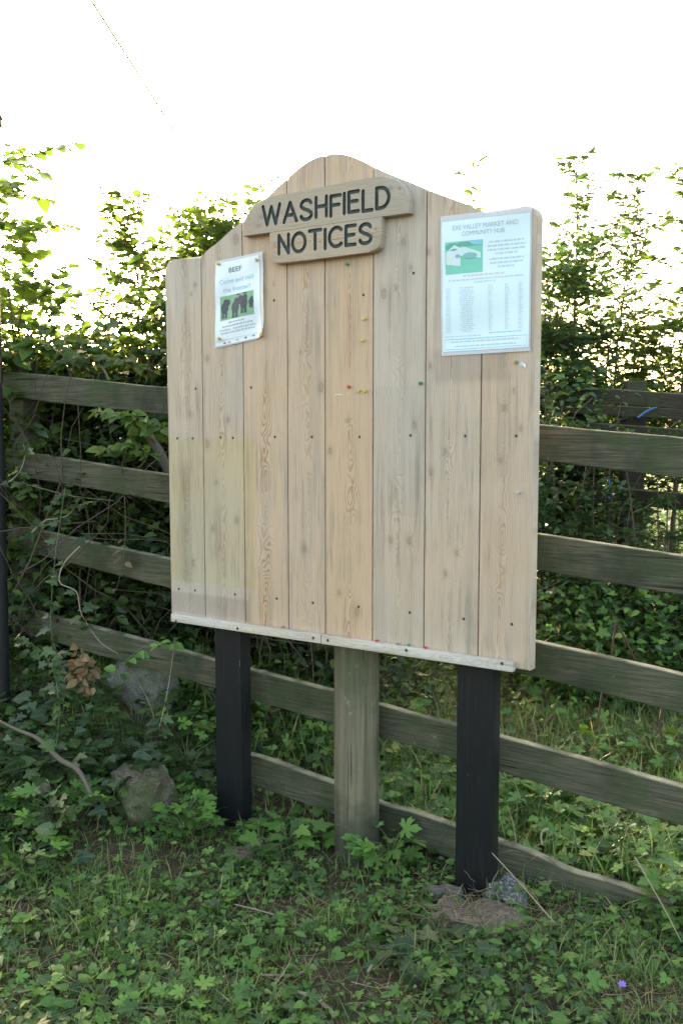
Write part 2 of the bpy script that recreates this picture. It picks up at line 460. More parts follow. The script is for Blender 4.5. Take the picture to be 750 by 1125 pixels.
# ================================================================== NOTICE BOARD
board = empty('notice_board', world(-0.0, 0.07, 0.0), 'large pale timber notice board with arched top and carved sign, on two black legs', 'notice board', rz=ROT)
BO = (0.0, 0.07)      # local origin of the board empty: u = 0, w = 0.07
# board-local coordinates of children: x = u, y = w - 0.07, z
def L(w): return w - 0.07

top_px = [(181.5, 292), (183.2, 286.5), (188, 283.3), (196, 282.6), (210, 281.9), (222.5, 281)]
top_px2 = [(223, 280), (229, 274), (239, 266.5), (252, 254.5), (265, 243.6), (280, 229.5), (294.6, 215.7), (304, 206.5), (313.7, 197.5), (324, 188.3), (334, 180.5), (345, 174.2), (354.7, 171), (369, 169), (380, 170.3),
            (390, 173.3), (399, 177.8), (409, 183), (422, 188.5), (438, 195.2), (453.6, 201.4), (467.4, 207.5), (485, 214.3), (502.7, 220.7), (515, 225.6), (524, 229.5)]
top_px3 = [(525.5, 231.6), (545, 230.8), (564, 229.6), (578, 228.6), (583, 229.6), (586.5, 232.2), (588, 237)]
TOP = [at(*p) for p in top_px] + catmull([at(*p) for p in top_px2], 3) + [at(*p) for p in top_px3]
ZB = 0.780
edges_u = [-1.254 + 0.5 * 0]  # placeholder, set below
EU = [at(184.5, 480)[0]] + [at(x, y)[0] for x, y in ((225.9, 679.5), (269.7, 684), (317.2, 690), (357.4, 694.6), (408.8, 700.8), (465.1, 708.8), (524.6, 716))] + [at(585.5, 480)[0]]
def topz(u):
    us = [p[0] for p in TOP]; zs = [p[1] for p in TOP]
    return float(np.interp(u, us, zs))
KN_PX = [(259, 263, 5), (214, 313, 2), (210, 323, 1.5), (301, 312, 1.5), (228, 394, 3), (330, 387, 1.6), (443, 266, 3.5), (470, 277, 2.6), (451, 294, 2), (421.5, 322.5, 4.5), (472, 402, 2.5), (434.5, 316.5, 2),
         (208.7, 455, 2.6), (250.7, 461.5, 2.8), (228, 487.6, 3.6), (260, 571.6, 3), (234, 580.4, 2.8), (241.4, 602, 2), (212, 618.4, 3), (352.3, 425.7, 4.5), (362.5, 495.5, 3.2), (334.1, 603, 3.6), (382.7, 462, 2.2), (372.5, 651, 2.4),
         (455, 467.2, 3.4), (449, 594, 3.6), (429, 593.6, 3), (473, 518.4, 3.6), (488.8, 496, 2.6), (501.6, 607.4, 2.6), (392.2, 672, 4.4), (554.4, 448, 3), (572, 471, 2.6), (549.6, 505.6, 2.8), (488.8, 630.4, 2.6), (238, 530, 1.8), (564, 429, 2)]
def toL(x, y, r):
    u, z = at(x, y); d = np.dot(CAM - world(u, 0, z), CAM - world(u, 0, z)) ** 0.5
    return (u, z, 0.62 * r * d / FPX)
KN = [toL(*k) for k in KN_PX]
# keep knots clear of the plank joints
KN2 = []
for (u, z, r) in KN:
    for e in EU:
        if abs(u - e) < r * 1.3: u = e + math.copysign(r * 1.3, u - e)
    KN2.append((u, z, r))
pa, pb = at(181, 481), at(281, 652)
pc, pd = at(409.5, 425), at(525, 572)
pe, pf = at(183, 285), at(300, 480)
ph, pg = at(186, 652), at(281, 684)
patches = [(pa[0] - .02, pb[0], pb[1] + .012, pa[1], (0.95, 0.96, 0.74), 0.62, 0.003),
           (ph[0] - .02, pg[0] - 0.03, pg[1], ph[1] + .012, (0.74, 0.72, 0.72), 0.7, 0.006),
           (pc[0], pd[0] - 0.2, pd[1], pc[1], (0.88, 0.89, 0.90), 0.45, 0.003),
           (pc[0] + .2, pd[0] + .2, pd[1] + .12, pc[1] - .1, (0.95, 0.95, 0.95), 0.6, 0.004),
           (at(205, 540)[0] - .03, at(205, 540)[0] + .02, at(205, 640)[1], at(205, 510)[1], (0.62, 0.64, 0.64), 0.75, 0.03),
           (at(505, 400)[0] - .09, at(560, 400)[0], at(505, 420)[1], at(500, 384)[1], (0.7, 0.7, 0.72), 0.6, 0.015)]
M['pine'] = pine('weathered_pine', KN2, patches=patches)

bm = bmesh.new(); lay = bm.verts.layers.float_vector.new('seed')
GAP = 0.0046
done = set()
rs = np.random.RandomState(3)
for i in range(8):
    a, b = EU[i] + (GAP / 2 if i else 0), EU[i + 1] - (GAP / 2 if i < 7 else 0)
    tp = [(a, topz(a))] if i else []
    tp += [p for p in TOP if a + 1e-4 < p[0] < b - 1e-4]
    if i < 7: tp.append((b, topz(b)))
    else: tp.append((b, at(588, 240)[1]))
    if i in (0, 7):        # rounded outer shoulders
        rc_ = 0.034; zs = topz(b) if i == 0 else topz(a + 0.02); cs = [(1 - math.cos(q * math.pi / 12), math.sin(q * math.pi / 12)) for q in range(7)]
        if i == 0: tp = [(a + rc_ * c, zs - rc_ + rc_ * s_) for c, s_ in cs] + [(b, zs)]
        else: tp = [(a, zs)] + [(b - rc_ * c, zs - rc_ + rc_ * s_) for c, s_ in cs[::-1]]
    out = [(b, ZB), (a, ZB)] + tp
    out = [out[0], out[1]] + [q for k, q in enumerate(out[2:]) if k == 0 or abs(q[0] - out[2:][k - 1][0]) + abs(q[1] - out[2:][k - 1][1]) > 1e-4]
    before = set(bm.verts)
    def isouter(e, a=a, b=b, i=i):
        v1, v2 = e.verts
        vert = abs(v1.co.x - v2.co.x) < 1e-5 and abs(v1.co.z - v2.co.z) > 0.3
        if vert: return (i == 0 and v1.co.x < a + 1e-3) or (i == 7 and v1.co.x > b - 1e-3)
        return True
    bm_prism(bm, out[::-1], L(0.0), L(0.045), 0.009, 3, isouter)
    sd = Vector(((a + b) / 2 + (0.004, -.006, -.004, .004, .006, -.003, -.008, -.012)[i], (.05, .22, .75, .6, .98, .12, .3, .5)[i], (.25, .6, 1.0, .65, .95, .3, .45, .5)[i]))
    for v in bm.verts:
        if v not in before: v[lay] = sd
# tongue behind each joint so no light shows through
for i in range(1, 8):
    before = set(bm.verts)
    bm_box(bm, EU[i] - 0.01, EU[i] + 0.01, L(0.020), L(0.030), ZB + 0.01, topz(EU[i]) - 0.02)
    for v in bm.verts:
        if v not in before: v[lay] = Vector((EU[i], 0.3, 0.5))
link('backboard', finish(bm, 'backboard', True, 25), M['pine'], board)

# ledge strips along the bottom
M['ledge'] = pine('ledge_pine', [], horiz=True, tone='ledge')
def seedmesh(me, sd):
    a = me.attributes.get('seed') or me.attributes.new('seed', 'FLOAT_VECTOR', 'POINT')
    a.data.foreach_set('vector', np.tile(np.array(sd, np.float32), len(me.vertices)))
    return me
uj = at(353, 700, 0.02)[0]
ul0, ul1 = at(188.5, 681, 0.02)[0], at(563.5, 728, 0.02)[0]
for k, (a, b) in enumerate(((ul0, uj - .001), (uj + .001, ul1))):
    bm = bmesh.new(); bm_box(bm, a, b, L(-0.024), L(-0.0005), 0.775, 0.806, 0.004, 2)
    link('ledge', seedmesh(finish(bm, 'ledge'), (0.79, 0.3 + .4 * k, 0.08)), M['ledge'], board)

# two black legs
t = NT('black_paint'); P_ = objco(t)
sc_ = t.sm(t.noise(t.vm('MULTIPLY', P_, (60, 60, 4)), 2, 4, 0.6), 0.5, 0.8)
spk = t.sm(t.noise(P_, 140, 2), 0.74, 0.8)
c_ = t.mix(sc_, (0.008, 0.009, 0.011, 1), (0.018, 0.019, 0.021, 1))
c_ = t.mix(t.math('MULTIPLY', spk, 0.5), c_, (0.2, 0.2, 0.2))
M['black'] = t.bsdf(c_, 0.5, bump=sc_, bstr=0.4, bdist=0.001, spec=0.35)
LEGW, LEGD = 0.124, 0.06
uL = at(237, 800, -0.047)[0]; uR = at(500, 900, -0.047)[0]
for a in (uL, uR):
    bm = bmesh.new(); bm_box(bm, a, a + LEGW, L(0.047), L(0.047 + LEGD), -0.12, 1.95, 0.004, 2)
    link('leg', finish(bm, 'leg'), M['black'], board)

# screws
M['screw'] = flat('rusty_screw', (0.055, 0.04, 0.03), 0.6)
SC = [(215, 427), (275.8, 425.7), (194.8, 481.6), (211.7, 481.6), (242.5, 480.5), (255.8, 481), (302, 480), (342.6, 480), (196.6, 647), (214.4, 648.7), (258.2, 653), (303.9, 657.5), (343.5, 662.3),
      (394.7, 480), (450.7, 478.4), (510.6, 479), (566.6, 479), (393.8, 666.6), (449.8, 673), (509, 680), (561.8, 685.8), (399, 324), (454, 300), (301, 330)]
for (x, y) in SC:
    u, z = at(x, y)
    bm = bmesh.new()
    bmesh.ops.create_cone(bm, cap_ends=True, segments=12, radius1=0.0050, radius2=0.0042, depth=0.0016, matrix=Matrix.Translation((u, L(-0.0002), z)) @ Matrix.Rotation(math.pi / 2, 4, 'X'))
    link('screw', finish(bm, 'screw', False), M['screw'], board)
for (x, y) in ((193.5, 682.5), (261, 690.5), (344, 701), (360, 703.5), (446, 714.5), (551, 729)):
    u, z = at(x, y, 0.024)
    bm = bmesh.new()
    bmesh.ops.create_cone(bm, cap_ends=True, segments=12, radius1=0.0055, radius2=0.0048, depth=0.002, matrix=Matrix.Translation((u, L(-0.0242), z)) @ Matrix.Rotation(math.pi / 2, 4, 'X'))
    link('screw', finish(bm, 'screw', False), M['screw'], board)

# carved sign: two stepped boards, letters routed into them
SOFF = 0.030
def so(x, y): return at(x, y, SOFF)
s1 = [(266.8, 259.4), (266.6, 250), (268.4, 241), (273, 231.5), (280, 223.8), (289, 218.6), (298, 215.8), (306, 214.3), (350, 206), (395.6, 197.2), (418, 193.6), (427, 194), (434, 196.6), (440.5, 201), (445.6, 207), (448.6, 214), (449.6, 222), (449.4, 232)]
s1b = [(421, 236.6), (360, 245.5), (294.8, 255)]
s2 = [(295.6, 255.2), (296, 281.5), (297.4, 286), (300.4, 288.8), (305, 289.6), (350, 284.2), (405, 277), (411.5, 275.2), (415.6, 271.6), (417.8, 266), (418.6, 258), (419.6, 237.2)]
o1 = [so(*p) for p in s1]
# keep the lower edge level and the two boards butted together
zj = (so(294.8, 255)[1] + so(421, 236.6)[1]) / 2
zlow = zj - 0.002
o1[0] = (o1[0][0], zlow); o1[-1] = (o1[-1][0], zlow)
o2 = [so(*p) for p in s2]
o2[0] = (o2[0][0], zj - 0.003); o2[-1] = (o2[-1][0], zj - 0.003)
M['sign'] = pine('sign_pine', [toL(294, 240, 2.2), toL(434, 209, 2.5), toL(290, 250, 2.0)], horiz=True, tone='sign')
t = NT('routed_letter'); n_ = t.noise(objco(t), 90, 3)
M['letter'] = t.bsdf(t.mix(n_, (0.014, 0.024, 0.025, 1), (0.075, 0.09, 0.085, 1)), 0.65, bump=n_, bstr=0.5, bdist=0.002)

def letter_strokes(ch):
    s = []
    arc = lambda cx, cy, rx, ry, a0, a1, n=12: [(cx + rx * math.cos(math.radians(a0 + (a1 - a0) * i / n)), cy + ry * math.sin(math.radians(a0 + (a1 - a0) * i / n))) for i in range(n + 1)]
    if ch == 'W': s = [[(0, 1), (.22, 0), (.45, .92), (.68, 0), (.9, 1)]]; w = .9
    elif ch == 'A': s = [[(0, 0), (.33, 1), (.66, 0)], [(.12, .34), (.54, .34)]]; w = .66
    elif ch == 'S': s = [arc(.28, .76, .26, .24, 20, 200) + [(.2, .54), (.38, .46)] + arc(.28, .24, .27, .24, 20, -165)]; w = .56
    elif ch == 'H': s = [[(0, 0), (0, 1)], [(.52, 0), (.52, 1)], [(0, .52), (.52, .52)]]; w = .52
    elif ch == 'F': s = [[(0, 0), (0, 1), (.46, 1)], [(0, .53), (.4, .53)]]; w = .44
    elif ch == 'I': s = [[(0, 0), (0, 1)]]; w = 0.0
    elif ch == 'E': s = [[(.46, 1), (0, 1), (0, 0), (.46, 0)], [(0, .52), (.4, .52)]]; w = .46
    elif ch == 'L': s = [[(0, 1), (0, 0), (.42, 0)]]; w = .42
    elif ch == 'D': s = [[(0, 0), (0, 1), (.2, 1)] + arc(.2, .5, .36, .5, 90, -90) + [(0, 0)]]; w = .56
    elif ch == 'N': s = [[(0, 0), (0, 1), (.52, 0), (.52, 1)]]; w = .52
    elif ch == 'O': s = [arc(.34, .5, .34, .5, 90, 450, 24)]; w = .68
    elif ch == 'T': s = [[(0, 1), (.6, 1)], [(.3, 1), (.3, 0)]]; w = .6
    elif ch == 'C': s = [arc(.36, .5, .36, .5, 48, 312, 18)]; w = .62
    return s, w

def groove_strokes(word, u0, z0, u1, z1, H):
    total = 0; gap = 0.22; ws = []
    for c in word:
        w = letter_strokes(c)[1]; ws.append(w); total += w
    total += gap * (len(word) - 1) + 0.0
    kx = (u1 - u0) / total; out = []; x = 0
    rr = random.Random(len(word))
    for c, w in zip(word, ws):
        dz = rr.uniform(-.03, .03)
        for st in letter_strokes(c)[0]:
            out.append([(u0 + (x + px) * kx, z0 + (z1 - z0) * (x / total) + (py + dz) * H) for px, py in st])
        x += w + gap
    return out
def capsule_outline(p, q, r, n=6):
    a = math.atan2(q[1] - p[1], q[0] - p[0]); o = []
    for k in range(n + 1): th = a + math.pi / 2 + math.pi * k / n; o.append((p[0] + r * math.cos(th), p[1] + r * math.sin(th)))
    for k in range(n + 1): th = a - math.pi / 2 + math.pi * k / n; o.append((q[0] + r * math.cos(th), q[1] + r * math.sin(th)))
    return o
def carve(ob, strokes, r, front, depth):
    """cut round-ended slots into ob, their walls and floor in the second material; strokes inside one letter are cut as one union"""
    bmc = bmesh.new()
    k = 0
    for st in strokes:
        for p, q in zip(st[:-1], st[1:]):
            k += 1
            d = depth + 0.00007 * (k % 9)
            bm_prism(bmc, capsule_outline(p, q, r * (1 + 0.004 * (k % 7))), front - 0.01, front + d)
    bmesh.ops.recalc_face_normals(bmc, faces=bmc.faces)
    me = bpy.data.meshes.new('cut'); bmc.to_mesh(me); bmc.free()
    me.materials.append(M['sign']); me.materials.append(M['letter'])
    me.polygons.foreach_set('material_index', [1] * len(me.polygons))
    c = bpy.data.objects.new('cut', me); COL.objects.link(c)
    c.parent = ob.parent
    md = ob.modifiers.new('b', 'BOOLEAN'); md.operation = 'DIFFERENCE'; md.solver = 'EXACT'; md.use_self = True; md.object = c
    md.material_mode = 'INDEX'
    dg = bpy.context.evaluated_depsgraph_get(); dg.update()
    new = bpy.data.meshes.new_from_object(ob.evaluated_get(dg))
    ob.modifiers.clear()
    old = ob.data; ob.data = new; bpy.data.objects.remove(c)
    return ob
SF = L(-SOFF)
def sign_board(outline, sd):
    bm = bmesh.new(); bm_prism(bm, outline, SF, L(-0.0008), 0.005, 3, lambda e: not all(abs(v.co.z - zj) < 0.005 for v in e.verts))
    me = finish(bm, 'sign_board', True, 30)
    o = link('sign_board', me, [M['sign'], M['letter']], board)
    return o
sb1 = sign_board(o1, 0); sb2 = sign_board(o2, 1)
a0, a1 = so(288.5, 245), so(426, 226.5)
z_up = so(288.5, 249)[1], so(426, 227)[1]
Hc = (so(426, 202)[1] - so(426, 226)[1])
zb1 = (so(290, 248.5)[1] + so(426, 226.2)[1]) / 2
st1 = groove_strokes('WASHFIELD', so(289, 240)[0], zb1, so(427, 215)[0], zb1, Hc * 0.93)
carve(sb1, st1, 0.0061, SF, 0.006)
zb2 = (so(306, 279)[1] + so(405, 266)[1]) / 2
st2 = groove_strokes('NOTICES', so(306.5, 270)[0], zb2, so(407.5, 255)[0], zb2, Hc * 0.90)
carve(sb2, st2, 0.0061, SF, 0.006)
seedmesh(sb1.data, (zj + .06, 0.2, 0.3)); seedmesh(sb2.data, (zj - .05, 0.7, 0.6))
for (x, y) in ((438.5, 206.5), (412.3, 251), (301.5, 269)):
    u, z = so(x, y)
    bm = bmesh.new()
    bmesh.ops.create_cone(bm, cap_ends=True, segments=12, radius1=0.006, radius2=0.005, depth=0.0016, matrix=Matrix.Translation((u, SF - 0.0002, z)) @ Matrix.Rotation(math.pi / 2, 4, 'X'))
    link('screw', finish(bm, 'screw', False), flat('brass_screw', (0.30, 0.25, 0.15), 0.4) if 'brass' not in M else M['brass'], board)

# ================================================================== POSTERS
def paper_mat(name, col, rough=0.3):
    t = NT(name); n = t.noise(objco(t), 14, 3)
    return t.bsdf(t.mix(n, (*col, 1), tuple(c * 0.93 for c in col) + (1,)), rough, bump=n, bstr=0.25, bdist=0.003, spec=0.5, Coat_Weight=0.6, Coat_Roughness=0.12)
M['paper'] = paper_mat('white_paper', (0.74, 0.80, 0.86))
M['paper2'] = paper_mat('pale_blue_paper', (0.66, 0.80, 0.88))
t = NT('clear_sleeve')
b1 = t.n('ShaderNodeBsdfTransparent'); b2 = t.n('ShaderNodeBsdfPrincipled'); b2.inputs['Base Color'].default_value = (0.75, 0.78, 0.85, 1); b2.inputs['Roughness'].default_value = 0.12
mx = t.n('ShaderNodeMixShader'); mx.inputs[0].default_value = 0.5
t.t.links.new(b1.outputs[0], mx.inputs[1]); t.t.links.new(b2.outputs[0], mx.inputs[2]); t.t.links.new(mx.outputs[0], t.out.inputs[0]); M['sleeve'] = t.m

class Poster:
    """a sheet on the board between four photo corners (TL, TR, BR, BL); all marks follow the sheet's gentle buckle"""
    def __init__(s, name, label, quad, curl, off=0.004, cat='poster'):
        s.q = [np.array(at(*p, off)) for p in quad]; s.off = off; s.curl = curl
        c = sum(s.q) / 4; s.c = c
        s.root = empty(name, world(c[0], -off, c[1]), label, cat, rz=ROT)
    def uv(s, a, b):      # a 0..1 left-right, b 0..1 top-bottom -> local x, z
        p = (s.q[0] * (1 - a) + s.q[1] * a) * (1 - b) + (s.q[3] * (1 - a) + s.q[2] * a) * b
        return p - s.c
    def y(s, a, b): return -s.curl(a, b)
    def sheet(s, name, a0, a1, b0, b1, mat, lift=0.0, nx=24, ny=32, parent=None, rnd=0.0, cut=None):
        vs = []; fs = []
        for j in range(ny + 1):
            for i in range(nx + 1):
                a = a0 + (a1 - a0) * i / nx; b = b0 + (b1 - b0) * j / ny
                if cut: a, b = cut(a, b)
                p = s.uv(a, b); vs.append((p[0], s.y(a, b) - lift, p[1]))
        for j in range(ny):
            for i in range(nx):
                k = j * (nx + 1) + i; fs.append((k, k + nx + 1, k + nx + 2, k + 1))
        # thickness: a back sheet a third of a millimetre behind
        n = len(vs); th = 0.0003
        vs += [(x, y + th, z) for x, y, z in vs]; fs += [tuple(n + q for q in f[::-1]) for f in fs]
        me = bpy.data.meshes.new(name); me.from_pydata(vs, [], fs); me.update()
        me.polygons.foreach_set('use_smooth', [True] * len(me.polygons))
        return link(name, me, mat, parent or s.root)
    def text(s, body, a, b, wa, hb, mat, name='lettering', lift=0.0006, bold=0.0, parent=None):
        """centre (a,b), width wa and height hb in sheet fractions"""
        W = np.linalg.norm(s.uv(a + wa / 2, b) - s.uv(a - wa / 2, b)); H = np.linalg.norm(s.uv(a, b + hb / 2) - s.uv(a, b - hb / 2))
        me = text_mesh(body, W, H, 0, bold)
        co = np.array([v.co[:] for v in me.vertices]); out = []
        for x, y, z in co:
            aa = a + wa * x / W; bb = b - hb * z / H; p = s.uv(aa, bb)
            out.append((p[0], s.y(aa, bb) - lift, p[1]))
        me.vertices.foreach_set('co', np.array(out, np.float32).ravel()); me.update()
        return link(name, me, mat, parent or s.root)
    def shapes(s, name, polys, mat, lift=0.0006, parent=None):
        """flat polygons given in sheet fractions, one mesh"""
        vs = []; fs = []
        for pl in polys:
            k = len(vs)
            for (a, b) in pl:
                p = s.uv(a, b); vs.append((p[0], s.y(a, b) - lift, p[1]))
            fs.append(tuple(range(k, k + len(pl))))
        me = bpy.data.meshes.new(name); me.from_pydata(vs, [], fs); me.update()
        return link(name, me, mat, parent or s.root)

def rect(a0, a1, b0, b1): return [(a0, b0), (a0, b1), (a1, b1), (a1, b0)]
def ell(a, b, ra, rb, n=14): return [(a + ra * math.cos(-2 * math.pi * i / n), b + rb * math.sin(-2 * math.pi * i / n)) for i in range(n)]
def scribble(a0, a1, b, h, rr):
    """a row of unreadable small print: short uneven bars"""
    out = []; a = a0
    while a < a1:
        w = rr.uniform(0.015, 0.06); 
        if a + w > a1: w = a1 - a
        out.append(rect(a, a + w, b - h * rr.uniform(.35, .5), b + h * .5)); a += w + rr.uniform(0.008, 0.016)
    return out
ink = lambda n, c: flat(n, c, 0.5)
M['ink_dark'] = ink('dark_ink', (0.10, 0.11, 0.14)); M['ink_grey'] = ink('grey_ink', (0.40, 0.46, 0.54)); M['ink_blue'] = ink('blue_ink', (0.28, 0.56, 0.78))
M['ink_pale'] = ink('pale_ink', (0.50, 0.62, 0.70)); M['ink_red'] = ink('pink_ink', (0.66, 0.60, 0.64)); M['ink_cyan'] = ink('cyan_ink', (0.30, 0.62, 0.80))
M['ink_table'] = ink('table_ink', (0.50, 0.62, 0.70))
M['cow'] = ink('cow_print', (0.06, 0.065, 0.09)); M['meadow'] = flat('meadow_print', (0.23, 0.42, 0.26), 0.4)

def curl1(a, b):
    c = 0.0035 * math.sin(b * 5.5 + a * 2) ** 2 + 0.0015 * math.sin(a * 9 + b * 4)
    c += 0.014 * max(0, a - 0.82) ** 2 / 0.04 * (0.3 + b) + 0.010 * max(0, (a + b) - 1.75) ** 2 / 0.06
    return c + 0.0016
P1 = Poster('beef_poster', 'small white beef poster with a cattle picture, pinned by four yellow pins upper left', [(237, 287.5), (289.5, 276.5), (293, 370), (236.5, 383)], curl1)
def rc(a, b):          # round off the lower right corner
    if a > 0.82 and b > 0.9:
        da, db = (a - 0.82) / 0.18, (b - 0.9) / 0.1
        k = math.hypot(da, db); mx_ = max(da, db)
        if k > 1e-6: a, b = 0.82 + da * mx_ / k * 0.18, 0.9 + db * mx_ / k * 0.1
    return a, b
P1.sheet('sleeve', 0, 1, 0, 1, M['sleeve'], -0.0008, cut=rc)
P1.sheet('paper', 0.02, 0.92, 0.03, 0.985, M['paper'], 0)
P1.text('BEEF', 0.43, 0.135, 0.26, 0.055, M['ink_dark'], bold=0.01)
P1.text('Come and raid', 0.45, 0.255, 0.68, 0.055, M['ink_blue'])
P1.text('the freezer!', 0.45, 0.355, 0.55, 0.055, M['ink_blue'])
pic = P1.sheet('photo', 0.11, 0.79, 0.42, 0.70, M['meadow'], 0.0006, 8, 8)
def cow(a, b, k, rr):
    h = [ell(a, b, 0.072 * k, 0.065 * k), ell(a + 0.02 * k, b - 0.062 * k, 0.045 * k, 0.034 * k)]
    for d in (-.045, -.02, .018, .042): h.append(rect(a + (d - .009) * k, a + (d + .009) * k, b + .02 * k, b + .115 * k))
    return h
cows = []
for (a, b, k) in ((0.20, 0.56, 1.05), (0.42, 0.57, 1.1), (0.60, 0.545, 1.05), (0.745, 0.55, 0.62)): cows += cow(a, b, k, None)
cows += [ell(0.27, 0.50, 0.04, 0.035), ell(0.53, 0.50, 0.07, 0.05), ell(.48, .432, .04, .008), ell(.62, .43, .05, .006)]
for q, c in enumerate(cows): P1_l = None
# each blob a hair further forward so none share a plane
vs = []; fs = []
for q, pl in enumerate(cows):
    k0 = len(vs)
    for (a, b) in pl:
        p = P1.uv(a, b); vs.append((p[0], P1.y(a, b) - 0.0012 - 0.00004 * q, p[1]))
    fs.append(tuple(range(k0, k0 + len(pl))))
me = bpy.data.meshes.new('cattle'); me.from_pydata(vs, [], fs); me.update()
link('cattle_print', me, M['cow'], pic)
rr = random.Random(2); lines = []
for b, a0, a1 in ((0.735, .28, .60), (0.775, .16, .75), (0.815, .11, .32), (0.815, .38, .80), (0.85, .13, .78)): lines += scribble(a0, a1, b, 0.018, rr)
lines.append(rect(0.02, 0.92, 0.928, 0.932))
P1.shapes('small_print', lines, M['ink_grey'])
for a, b, c in ((0.20, .962, (0.2, 0.12, 0.12)), (0.29, .962, (0.5, 0.3, 0.35)), (0.45, .957, (0.55, 0.4, 0.45)), (0.61, .955, (0.08, 0.08, 0.1)), (0.76, .95, (0.35, 0.2, 0.22))):
    P1.shapes('footer_mark', [ell(a, b, 0.026, 0.010, 8)], flat('footer_ink', c, 0.5), 0.0008)

def curl2(a, b):
    return 0.0022 + 0.002 * math.sin(a * 4 + 1) * math.sin(b * 6) + 0.0015 * math.sin(b * 11 + a * 3)
P2 = Poster('market_poster', 'large pale blue community market poster with a green picture and tables, upper right of board', [(485.6, 244.3), (582.4, 233.8), (580.8, 381.2), (486.4, 386.8)], curl2)
P2.sheet('sleeve', -0.02, 1.015, -0.045, 1.03, M['sleeve'], -0.0012)
P2.sheet('paper', 0, 1, 0, 1, M['paper2'], 0)
P2.text('EXE VALLEY MARKET AND', 0.5, 0.055, 0.74, 0.036, M['ink_grey'])
P2.text('COMMUNITY HUB', 0.48, 0.105, 0.48, 0.034, M['ink_grey'])
pic2 = P2.sheet('photo', 0.04, 0.475, 0.16, 0.405, flat('fete_picture', (0.20, 0.60, 0.48), 0.4), 0.0006, 8, 8)
P2.shapes('tree_print', [ell(.13, .20, .085, .03), ell(.3, .185, .13, .018)], flat('picture_leaf', (0.12, 0.40, 0.33), 0.4), 0.0010, pic2)
P2.shapes('tent_print', [[(.05, .24), (.05, .33), (.22, .35), (.22, .21), (.15, .185)], ], flat('tent_white', (0.66, 0.78, 0.80), 0.4), 0.0011, pic2)
P2.shapes('roof_print', [[(.20, .215), (.20, .27), (.46, .30), (.45, .255), (.27, .205)]], flat('tent_roof_white', (0.62, 0.78, 0.80), 0.4), 0.0014, pic2)
P2.shapes('van_print', [ell(.33, .275, .085, .024)], flat('van_teal', (0.20, 0.50, 0.48), 0.4), 0.0017, pic2)
P2.shapes('window_print', [ell(.19, .272, .03, .014)], flat('window_blue', (0.22, 0.45, 0.62), 0.4), 0.0017, pic2)
P2.shapes('sky_print', [[(.30, .163), (.47, .163), (.47, .20), (.37, .195)]], flat('picture_sky', (0.25, 0.58, 0.72), 0.4), 0.0018, pic2)
rr = random.Random(5); ln = []
for k, b in enumerate((0.185, 0.215, 0.245, 0.275, 0.315, 0.345, 0.375)):
    w = (0.38, 0.42, 0.42, 0.24, 0.38, 0.36, 0.18)[k]; ln += scribble(0.74 - w / 2, 0.74 + w / 2, b, 0.014, rr)
P2.shapes('small_print', ln, M['ink_pale'])
P2.shapes('red_print', scribble(0.25, 0.72, 0.425, 0.014, rr), M['ink_red'])
cols = [[], [], [], [], []]
ln = scribble(0.08, 0.93, 0.455, 0.010, rr) + scribble(0.38, 0.62, 0.478, 0.009, rr)
for r in range(24):
    b = 0.515 + r * 0.0145
    cols[0] += scribble(0.04 + .01 * rr.random(), 0.10, b, 0.006, rr)
    w = rr.uniform(0.05, 0.09); cols[1] += scribble(0.29 - w, 0.29 + w, b, 0.006, rr)
    for q_, c in enumerate((0.57, 0.76, 0.91)):
        cols[2 + q_] += scribble(c - 0.028, c + rr.uniform(0.0, 0.03), b, 0.006, rr)
ln += scribble(0.03, 0.45, 0.885, 0.007, rr)
P2.shapes('note_print', ln, M['ink_table'])
for cl_ in cols: P2.shapes('table_column', cl_, M['ink_table'])
P2.shapes('link_print', scribble(0.55, 0.93, 0.872, 0.008, rr), M['ink_cyan'])
P2.shapes('frame_print', [rect(.02, .98, .905, .909), rect(.02, .98, .983, .987), rect(.02, .024, .9095, .9825), rect(.976, .98, .9095, .9825)], M['ink_cyan'])
P2.shapes('footer_print', scribble(0.1, 0.9, 0.928, 0.012, rr) + scribble(0.14, 0.86, 0.962, 0.012, rr), M['ink_pale'])

# ================================================================== PINS
def pinmesh():
    bm = bmesh.new()
    prof = [(0.0, 0.0), (0.0030, 0.0), (0.0034, 0.0012), (0.0026, 0.002), (0.0024, 0.0050), (0.0040, 0.0062), (0.0046, 0.0075), (0.0042, 0.0092), (0.0, 0.0098)]
    n = 14; rings = []
    for r, h in prof:
        if r == 0: rings.append([bm.verts.new((0, -h, 0))])
        else: rings.append([bm.verts.new((r * math.cos(2 * math.pi * i / n), -h, r * math.sin(2 * math.pi * i / n))) for i in range(n)])
    for a, b in zip(rings[:-1], rings[1:]):
        for i in range(n):
            j = (i + 1) % n
            if len(a) == 1: bm.faces.new((a[0], b[i], b[j]))
            elif len(b) == 1: bm.faces.new((a[i], b[0], a[j]))
            else: bm.faces.new((a[i], b[i], b[j], a[j]))
    return finish(bm, 'push_pin', True, 50)
pin0 = pinmesh()
PINM = {'yellow': flat('yellow_plastic', (0.62, 0.36, 0.02), 0.3), 'pale': flat('cream_plastic', (0.58, 0.47, 0.10), 0.3), 'red': flat('red_plastic', (0.62, 0.03, 0.03), 0.3), 'green': flat('green_plastic', (0.02, 0.22, 0.13), 0.3),
        'brass': flat('dull_brass', (0.30, 0.24, 0.12), 0.35), 'silver': flat('dull_steel', (0.45, 0.45, 0.43), 0.3)}
